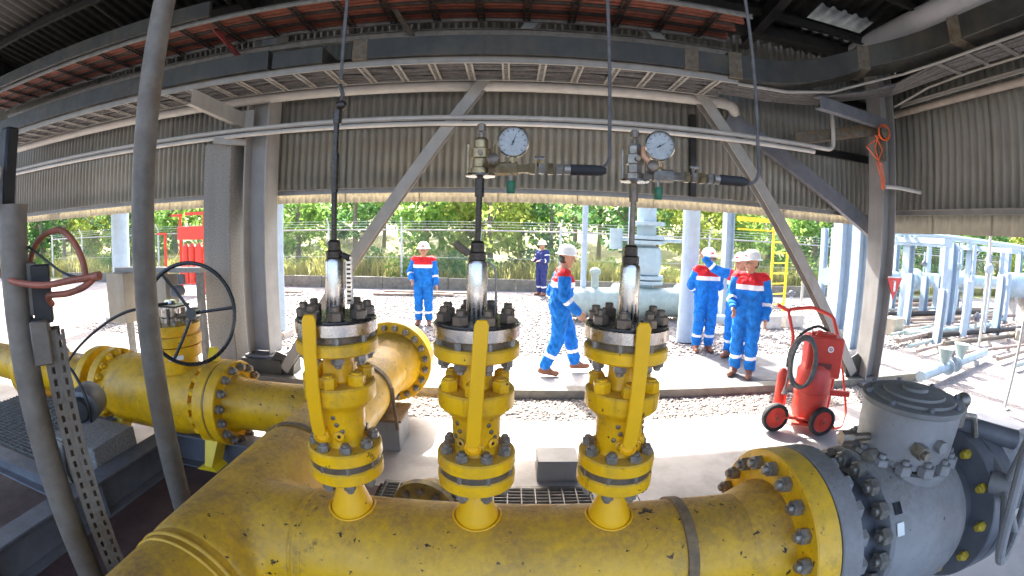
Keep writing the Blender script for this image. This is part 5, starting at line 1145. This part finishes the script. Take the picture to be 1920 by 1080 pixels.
for row, (y, step) in enumerate(((20.5, 3.1), (25.0, 3.6), (31, 4.5))):
    x = -44 + row
    while x < 44:
        k = int(rt.randint(0, 4)); tk, cr, nm = tree_kinds[k]
        yy = y + rt.uniform(-1.2, 1.2) + max(0, x - 8) * .05; zz = 5.5 * min(1, max(0, (yy - 18) / 30)) ** 1.2 - .1
        q = thing('broadleaf_tree', (x, yy, zz), 'TREE|%s|%s' % (nm, ('front', 'second', 'back')[row]), 'tree', 'trees beyond the fence')
        s_ = rt.uniform(.75, 1.2)
        q.scale = (s_, s_, s_ * rt.uniform(.85, 1.15)); q.rotation_euler = (0, 0, rt.uniform(0, 6.28))
        for nm2, me in (('trunk', tk), ('crown', cr)):
            o = bpy.data.objects.new(nm2, me); C.objects.link(o); o.parent = q
        x += step * rt.uniform(.75, 1.3)
bushes = [leaf_mesh('bush_leaves', [(rt.normal(0, .5), rt.normal(0, .35), .35 + abs(rt.normal(0, .4))) for _ in range(12)], [(.42, .42, .36)] * 12, 70, .085, m) for m in ('leaf_a', 'leaf_c', 'leaf_b')]
bstem = mesh_of('stem', G().tube([(0, 0, -.2), (.05, 0, .5), (.12, .05, 1.0)], [.03, .025, .01], 6).tube([(0, 0, -.1), (-.2, .1, .8)], [.025, .01], 6), M['bark'])
x = -40
while x < 34:
    k = int(rt.randint(0, 3)); y = 18.3 + rt.uniform(-.5, 1.0)
    q = thing('bush', (x, y, .02), 'BUSH|%s' % (('green', 'yellowish', 'dark')[k]), 'bush', 'bushes behind the fence')
    s_ = rt.uniform(.6, 1.15); q.scale = (s_ * 1.2, s_, s_); q.rotation_euler = (0, 0, rt.uniform(0, 6.28))
    for nm2, me in (('leaves', bushes[k]), ('stem', bstem)):
        o = bpy.data.objects.new(nm2, me); C.objects.link(o); o.parent = q
    x += rt.uniform(.6, 1.7)
n = 22000
bx_ = rt.uniform(-34, 32, n); by_ = 17.05 + 3.5 * rt.uniform(0, 1, n) ** 1.4; bh = rt.uniform(.35, 1.05, n) * (1.05 + .35 * np.sin(bx_ * .7)); ba = rt.uniform(0, 6.28, n); lean = rt.normal(0, .22, (n, 2))
w_b = .020
V = np.zeros((n, 5, 3)); ca, sa = np.cos(ba) * w_b, np.sin(ba) * w_b
V[:, 0] = np.stack([bx_ - ca, by_ - sa, 0 * bh - .05], 1); V[:, 1] = np.stack([bx_ + ca, by_ + sa, 0 * bh - .05], 1)
mx, my = bx_ + lean[:, 0] * bh * .4, by_ + lean[:, 1] * bh * .4
V[:, 2] = np.stack([mx + ca * .8, my + sa * .8, bh * .6], 1); V[:, 3] = np.stack([mx - ca * .8, my - sa * .8, bh * .6], 1)
V[:, 4] = np.stack([bx_ + lean[:, 0] * bh * 1.3, by_ + lean[:, 1] * bh * 1.3, bh], 1)
idx = np.arange(n)[:, None] * 5
me = bpy.data.meshes.new('tall_grass'); me.from_pydata(V.reshape(-1, 3).tolist(), [], (idx + np.array([[0, 1, 2, 3]])).tolist() + (idx + np.array([[3, 2, 4]])).tolist()); me.materials.append(M['grass'])
o = bpy.data.objects.new('tall_grass', me); C.objects.link(o); o['kind'] = 'stuff'; o['label'] = 'tall yellow green grass growing behind the fence'; o['category'] = 'grass'

# number the look-alike trees and bushes from left to right
ORD = 'first second third fourth fifth sixth seventh eighth ninth tenth eleventh twelfth thirteenth fourteenth fifteenth sixteenth seventeenth eighteenth nineteenth twentieth'.split()
ORD += ['twenty-' + o_ for o_ in ORD[:9]] + ['thirtieth'] + ['thirty-' + o_ for o_ in ORD[:9]]
kinds_ = {}
for o in list(C.objects):
    l_ = o.get('label', '')
    if l_.startswith(('TREE|', 'BUSH|')): kinds_.setdefault(l_, []).append(o)
for l_, os_ in kinds_.items():
    os_.sort(key=lambda o: math.atan2(o.location.x, o.location.y)); f_ = l_.split('|')
    for i, o in enumerate(os_):
        if f_[0] == 'TREE': o['label'] = '%s tree beyond the fence, %s such from the left in the %s row' % (f_[1], ORD[i], f_[2])
        else: o['label'] = '%s bush behind the fence, %s such from the left' % (f_[1], ORD[i])
# ------------------------------------------------------------------ people
def capsule_g(a, b, ra, rb, n=14):
    a, b = Vector(a), Vector(b); L_ = (b - a).length
    if L_ < 1e-5: return G().ell(a, (ra, ra, ra), n, 10)
    prof = [(1e-7 if k == 0 else ra * math.sin(math.pi / 2 * k / 4), -ra * math.cos(math.pi / 2 * k / 4)) for k in range(5)]
    prof += [(1e-7 if k == 4 else rb * math.cos(math.pi / 2 * k / 4), L_ + rb * math.sin(math.pi / 2 * k / 4)) for k in range(5)]
    return G().lathe(prof, a, b - a, n, cap=False)
def person(loc, rz, label, pose=None, suit='blue', head_yaw=0., head_tilt=0., height=1.70, strap=False, seed=0):
    J = dict(pel=(0, 0, .95), che=(0, .01, 1.23), nk=(0, .02, 1.43), hd=(0, -.012, 1.555),
             shR=(-.185, .015, 1.385), elR=(-.245, .03, 1.11), wrR=(-.255, -.045, .87), shL=(.185, .015, 1.385), elL=(.245, .03, 1.11), wrL=(.255, -.045, .87),
             hpR=(-.092, 0, .93), knR=(-.105, -.02, .50), anR=(-.112, .03, .10), hpL=(.092, 0, .93), knL=(.105, -.02, .50), anL=(.112, .03, .10), toR=None, toL=None)
    if pose: J.update(pose)
    J = {k: (Vector(v) if v is not None else None) for k, v in J.items()}
    J['hd'].z += .028
    caps = []
    def cap(a, b, ra, rb, tag): caps.append((Vector(a), Vector(b), ra, rb, tag))
    pel, che, nk = J['pel'], J['che'], J['nk']
    X_ = Vector((1, 0, 0))
    cap(J['shR'] * .86 + J['shL'] * .14, J['shL'] * .86 + J['shR'] * .14, .066, .066, 'torso')
    for s_ in (-1, 1):
        cap(che + X_ * .078 * s_ + Vector((0, 0, .05)), pel + X_ * .058 * s_ + Vector((0, 0, .10)), .125, .118, 'torso')
        cap(pel + X_ * .058 * s_ + Vector((0, .005, .10)), pel + X_ * .075 * s_ + Vector((0, .01, -.03)), .116, .118, 'torso')
    cap(nk - Vector((0, 0, .08)), nk + Vector((0, 0, .0)), .092, .058, 'collar')
    hd = J['hd']; HM = Matrix.Rotation(head_yaw, 3, 'Z') @ Matrix.Rotation(head_tilt, 3, 'X')
    def h(x, y, z): return hd + HM @ Vector((x, y, z))
    cap(nk, h(0, .02, -.05), .054, .053, 'skin')
    cap(h(0, .02, .045), h(0, .005, .0), .092, .080, 'skin'); cap(h(0, -.012, -.03), h(0, -.042, -.085), .068, .036, 'skin')
    cap(h(0, -.088, .018), h(0, -.112, -.022), .010, .016, 'skin'); cap(h(-.03, -.075, .03), h(.03, -.075, .03), .018, .018, 'skin')
    for s_ in (-1, 1):
        cap(h(.083 * s_, .02, .02), h(.083 * s_, .025, -.025), .018, .013, 'skin'); cap(h(.038 * s_, -.052, -.02), h(.03 * s_, -.05, -.05), .03, .026, 'skin')
    for s_ in 'RL':
        sh, el, wr = J['sh' + s_], J['el' + s_], J['wr' + s_]
        cap(sh, el, .072, .058, 'uarm'); cap(el, wr, .058, .046, 'farm')
        d = (wr - el).normalized(); sx = -1 if s_ == 'R' else 1
        side = Vector((0, -1, 0)); side = (side - d * side.dot(d)).normalized()
        nrm = d.cross(side)
        if J.get('hn' + s_): pass
        pa = wr + d * .035; pb = wr + d * .095
        for q in (-1, 0, 1): cap(pa + side * .020 * q, pb + side * .027 * q, .021, .018, 'skin')
        for q, l in ((-1.5, .058), (-.5, .072), (.5, .078), (1.5, .070)):
            f0 = pb + side * .0185 * q; f1 = f0 + d * l * .55 + nrm * (-.010 * sx); f2 = f1 + d * l * .40 + nrm * (-.026 * sx)
            cap(f0, f1, .0105, .0098, 'skin'); cap(f1, f2, .0098, .0085, 'skin')
        t0 = pa + side * .022 + d * -.005; t1 = t0 + side * .030 + d * .030; t2 = t1 + d * .034 + side * .004
        cap(t0, t1, .014, .0115, 'skin'); cap(t1, t2, .0115, .0095, 'skin')
        hp, kn, an = J['hp' + s_], J['kn' + s_], J['an' + s_]
        cap(hp, kn, .106, .080, 'thigh'); cap(kn, an + (kn - an) * .10, .080, .068, 'shin')
        to = J['to' + s_] or an + Vector((.022 * sx, -.17, -.062))
        heel = an + Vector((0, .035, -.055)) if J['to' + s_] is None else an - (to - an).normalized() * .02 + Vector((0, .02, -.045))
        cap(an + (kn - an) * .12, an, .055, .052, 'boot'); cap(heel, to, .044, .040, 'boot'); cap(an, (heel + to) / 2 + Vector((0, 0, .02)), .048, .045, 'boot')
    g = G()
    for a, b, ra, rb, tg in caps:
        bk = {'torso': 1.20, 'uarm': 1.24, 'farm': 1.24, 'thigh': 1.18, 'shin': 1.20, 'boot': 1.05, 'collar': 1.1}.get(tg, 1.04)
        q = capsule_g(a, b, ra * bk, rb * bk); g.add(q.v, q.f)
    me = bpy.data.meshes.new('raw'); me.from_pydata([tuple(v) for v in g.v], [], g.f)
    o = bpy.data.objects.new('raw', me); C.objects.link(o)
    m = o.modifiers.new('r', 'REMESH'); m.mode = 'VOXEL'; m.voxel_size = .0085
    m2 = o.modifiers.new('s', 'SMOOTH'); m2.factor = .5; m2.iterations = 3
    bpy.context.view_layer.update(); dg = bpy.context.evaluated_depsgraph_get()
    body = bpy.data.meshes.new_from_object(o.evaluated_get(dg)); bpy.data.objects.remove(o); bpy.data.meshes.remove(me)
    body.name = 'body'
    # materials by nearest limb
    nF = len(body.polygons); cen = np.empty(nF * 3); body.polygons.foreach_get('center', cen); cen = cen.reshape(-1, 3)
    best = np.full(nF, 1e9); bi = np.zeros(nF, int); bt = np.zeros(nF)
    for i, (a, b, ra, rb, tg) in enumerate(caps):
        A, B = np.array(a), np.array(b); d = B - A; t = np.clip(((cen - A) @ d) / max(d @ d, 1e-9), 0, 1)
        dist = np.linalg.norm(cen - A - t[:, None] * d, axis=1) - (ra + (rb - ra) * t)
        k = dist < best; best[k] = dist[k]; bi[k] = i; bt[k] = t[k]
    mats = [M['blue_cloth' if suit == 'blue' else 'navy_cloth'], M['red_cloth' if suit == 'blue' else 'navy_cloth'], M['white_cloth'], M['skin'], M['boot']]
    for q in mats: body.materials.append(q)
    tags = np.array([c[4] for c in caps])[bi]; out = np.zeros(nF, int); z = cen[:, 2]
    tor = (tags == 'torso') | (tags == 'collar'); zb = che.z + .005
    lim = z + .06 * np.abs(cen[:, 0] - che.x) * 0
    if suit == 'blue':
        out[tor & (lim > zb + .062)] = 1; out[tor & (lim > zb - .008) & (lim <= zb + .062)] = 2
        ua = tags == 'uarm'; out[ua & (bt < .07)] = 1; out[(tags == 'farm') & (bt > .22) & (bt < .40)] = 2
    else:
        out[(tags == 'farm') & (bt > .30) & (bt < .48)] = 2; out[(tags == 'uarm') & (bt > .30) & (bt < .42)] = 2
    out[(tags == 'shin') & (bt > .52) & (bt < .66)] = 2
    out[tags == 'skin'] = 3; out[tags == 'boot'] = 4
    body.polygons.foreach_set('material_index', out.astype(np.int32)); body.polygons.foreach_set('use_smooth', [True] * nF)
    # folds in the cloth: push cloth vertices a few millimetres in and out
    nv = len(body.vertices); co = np.empty(nv * 3); body.vertices.foreach_get('co', co); co = co.reshape(-1, 3); no = np.empty(nv * 3); body.vertices.foreach_get('normal', no); no = no.reshape(-1, 3)
    clothv = np.zeros(nv); li = np.empty(len(body.loops), int); body.loops.foreach_get('vertex_index', li)
    lf = np.repeat(np.arange(nF), [p.loop_total for p in body.polygons]); np.maximum.at(clothv, li, (out[lf] < 3).astype(float))
    fold = .55 * np.sin(co[:, 2] * 44 + 9 * co[:, 0] + 5 * np.sin(co[:, 1] * 22 + seed) + seed) + .45 * np.sin(co[:, 2] * 27 - 31 * co[:, 0] + 12 * co[:, 1] + 2 * seed)
    co += no * (fold * .0085 * clothv)[:, None]; body.vertices.foreach_set('co', co.ravel()); body.update()
    root = thing('person', loc, label, 'person', 'workers in coveralls and white helmets')
    root.rotation_euler = (0, 0, rz); k = height / 1.70; root.scale = (k, k, k)
    def child(nm, gq, mm, sharp=40):
        ob = bpy.data.objects.new(nm, mesh_of(nm, gq, M[mm] if mm else None, sharp=sharp)); C.objects.link(ob); ob.parent = root; return ob
    ob = bpy.data.objects.new('body', body); C.objects.link(ob); ob.parent = root
    up = HM @ Vector((0, 0, 1)); o_ = h(0, .012, .055)
    HK = 1.07
    gq = G().lathe([(.118, 0), (.121, .006), (.117, .03), (.112, .055), (.098, .085), (.072, .110), (.035, .124), (0, .127)], o_, up, 32, cap=False)
    gq.lathe([(.100, .004), (.118, 0), (.146, -.006), (.147, -.002), (.118, .010)], o_, up, 32, cap=False)
    bm_ = HM @ Vector((0, -1, -.12)); gq.box(o_ + bm_ * .135 + up * .002, (.15, .06, .006), HM)
    for q in (-1, 0, 1): gq.tube([o_ + HM @ Vector((.028 * q, -.095, .085)), o_ + HM @ Vector((.03 * q, -.04, .122)), o_ + HM @ Vector((.03 * q, .04, .123)), o_ + HM @ Vector((.028 * q, .095, .085))], .007, 6)
    gq.v = [tuple(o_ + (Vector(v) - o_) * HK) for v in gq.v]
    child('helmet', gq, 'helmet', 50)
    child('helmet_badge', G().box(o_ + HM @ Vector((0, -.131, .045)), (.05, .006, .022), HM), 'sign_red')
    child('hair', G().ell(h(0, .040, .005), (.090, .080, .085), 18, 12, HM), 'hair')
    for s_ in (-1, 1):
        child('eye', G().ell(h(.033 * s_, -.086, .012), (.013, .007, .006), 10, 8, HM), 'face_dark')
    child('mouth', G().ell(h(0, -.076, -.056), (.024, .010, .006), 10, 8, HM), 'lip')
    if strap: child('neck_shade', G().ell(h(0, .055, -.005), (.082, .068, .055), 18, 10, HM), 'strap')
    return root
D2 = math.pi / 180
# walking to the right, seen from the side
person((.70, 5.98, .005), 90 * D2, 'worker in blue coverall walking to the right on the walkway, seen from the side',
       dict(pel=(0, .0, .93), che=(0, -.03, 1.21), nk=(0, -.035, 1.42), hd=(0, -.075, 1.545), shR=(-.185, -.02, 1.37), elR=(-.235, -.02, 1.10), wrR=(-.235, -.20, .90), shL=(.185, -.02, 1.37), elL=(.235, .10, 1.11), wrL=(.24, .06, .87),
            hpR=(-.092, 0, .92), knR=(-.10, .03, .50), anR=(-.10, .20, .115), toR=(-.115, .03, .045), hpL=(.092, 0, .92), knL=(.10, -.16, .53), anL=(.105, -.25, .13), toL=(.115, -.42, .085)),
       height=1.78, strap=True, seed=1, head_yaw=-.1, head_tilt=.10)
person((-1.86, 9.2, .0), 2 * D2, 'worker in blue coverall standing on the gravel facing the viewer, left of the middle valve',
       dict(elR=(-.30, .04, 1.12), wrR=(-.22, -.16, .98), wrL=(.285, -.06, .88)), height=1.72, seed=2, head_yaw=.05)
person((1.02, 14.3, .0), -48 * D2, 'distant worker in a navy coverall standing before the low wall',
       dict(elR=(-.26, -.02, 1.13), wrR=(-.15, -.22, 1.14), elL=(.26, -.02, 1.13), wrL=(.16, -.22, 1.12)), suit='navy', height=1.75, seed=3)
person((3.48, 7.25, .0), -6 * D2, 'worker in blue coverall with hands behind the back beside the thick blue post',
       dict(elR=(-.26, .10, 1.12), wrR=(-.10, .17, .98), elL=(.27, .10, 1.12), wrL=(.10, .19, .98)), height=1.79, seed=4, head_yaw=.15)
person((3.46, 5.75, .012), -42 * D2, 'smiling worker in blue coverall nearest to the red extinguisher, looking to the left',
       dict(elL=(.26, .06, 1.10), wrL=(.27, -.03, .86), elR=(-.24, -.05, 1.12), wrR=(-.16, -.22, .98)), height=1.80, seed=5, head_yaw=-.55)
person((3.84, 6.72, .012), -50 * D2, 'worker in blue coverall half hidden behind the smiling worker, one arm raised to point',
       dict(elR=(-.42, -.10, 1.45), wrR=(-.58, -.20, 1.63), elL=(.25, .05, 1.10), wrL=(.25, -.04, .87)), height=1.74, seed=6, head_yaw=-.3)
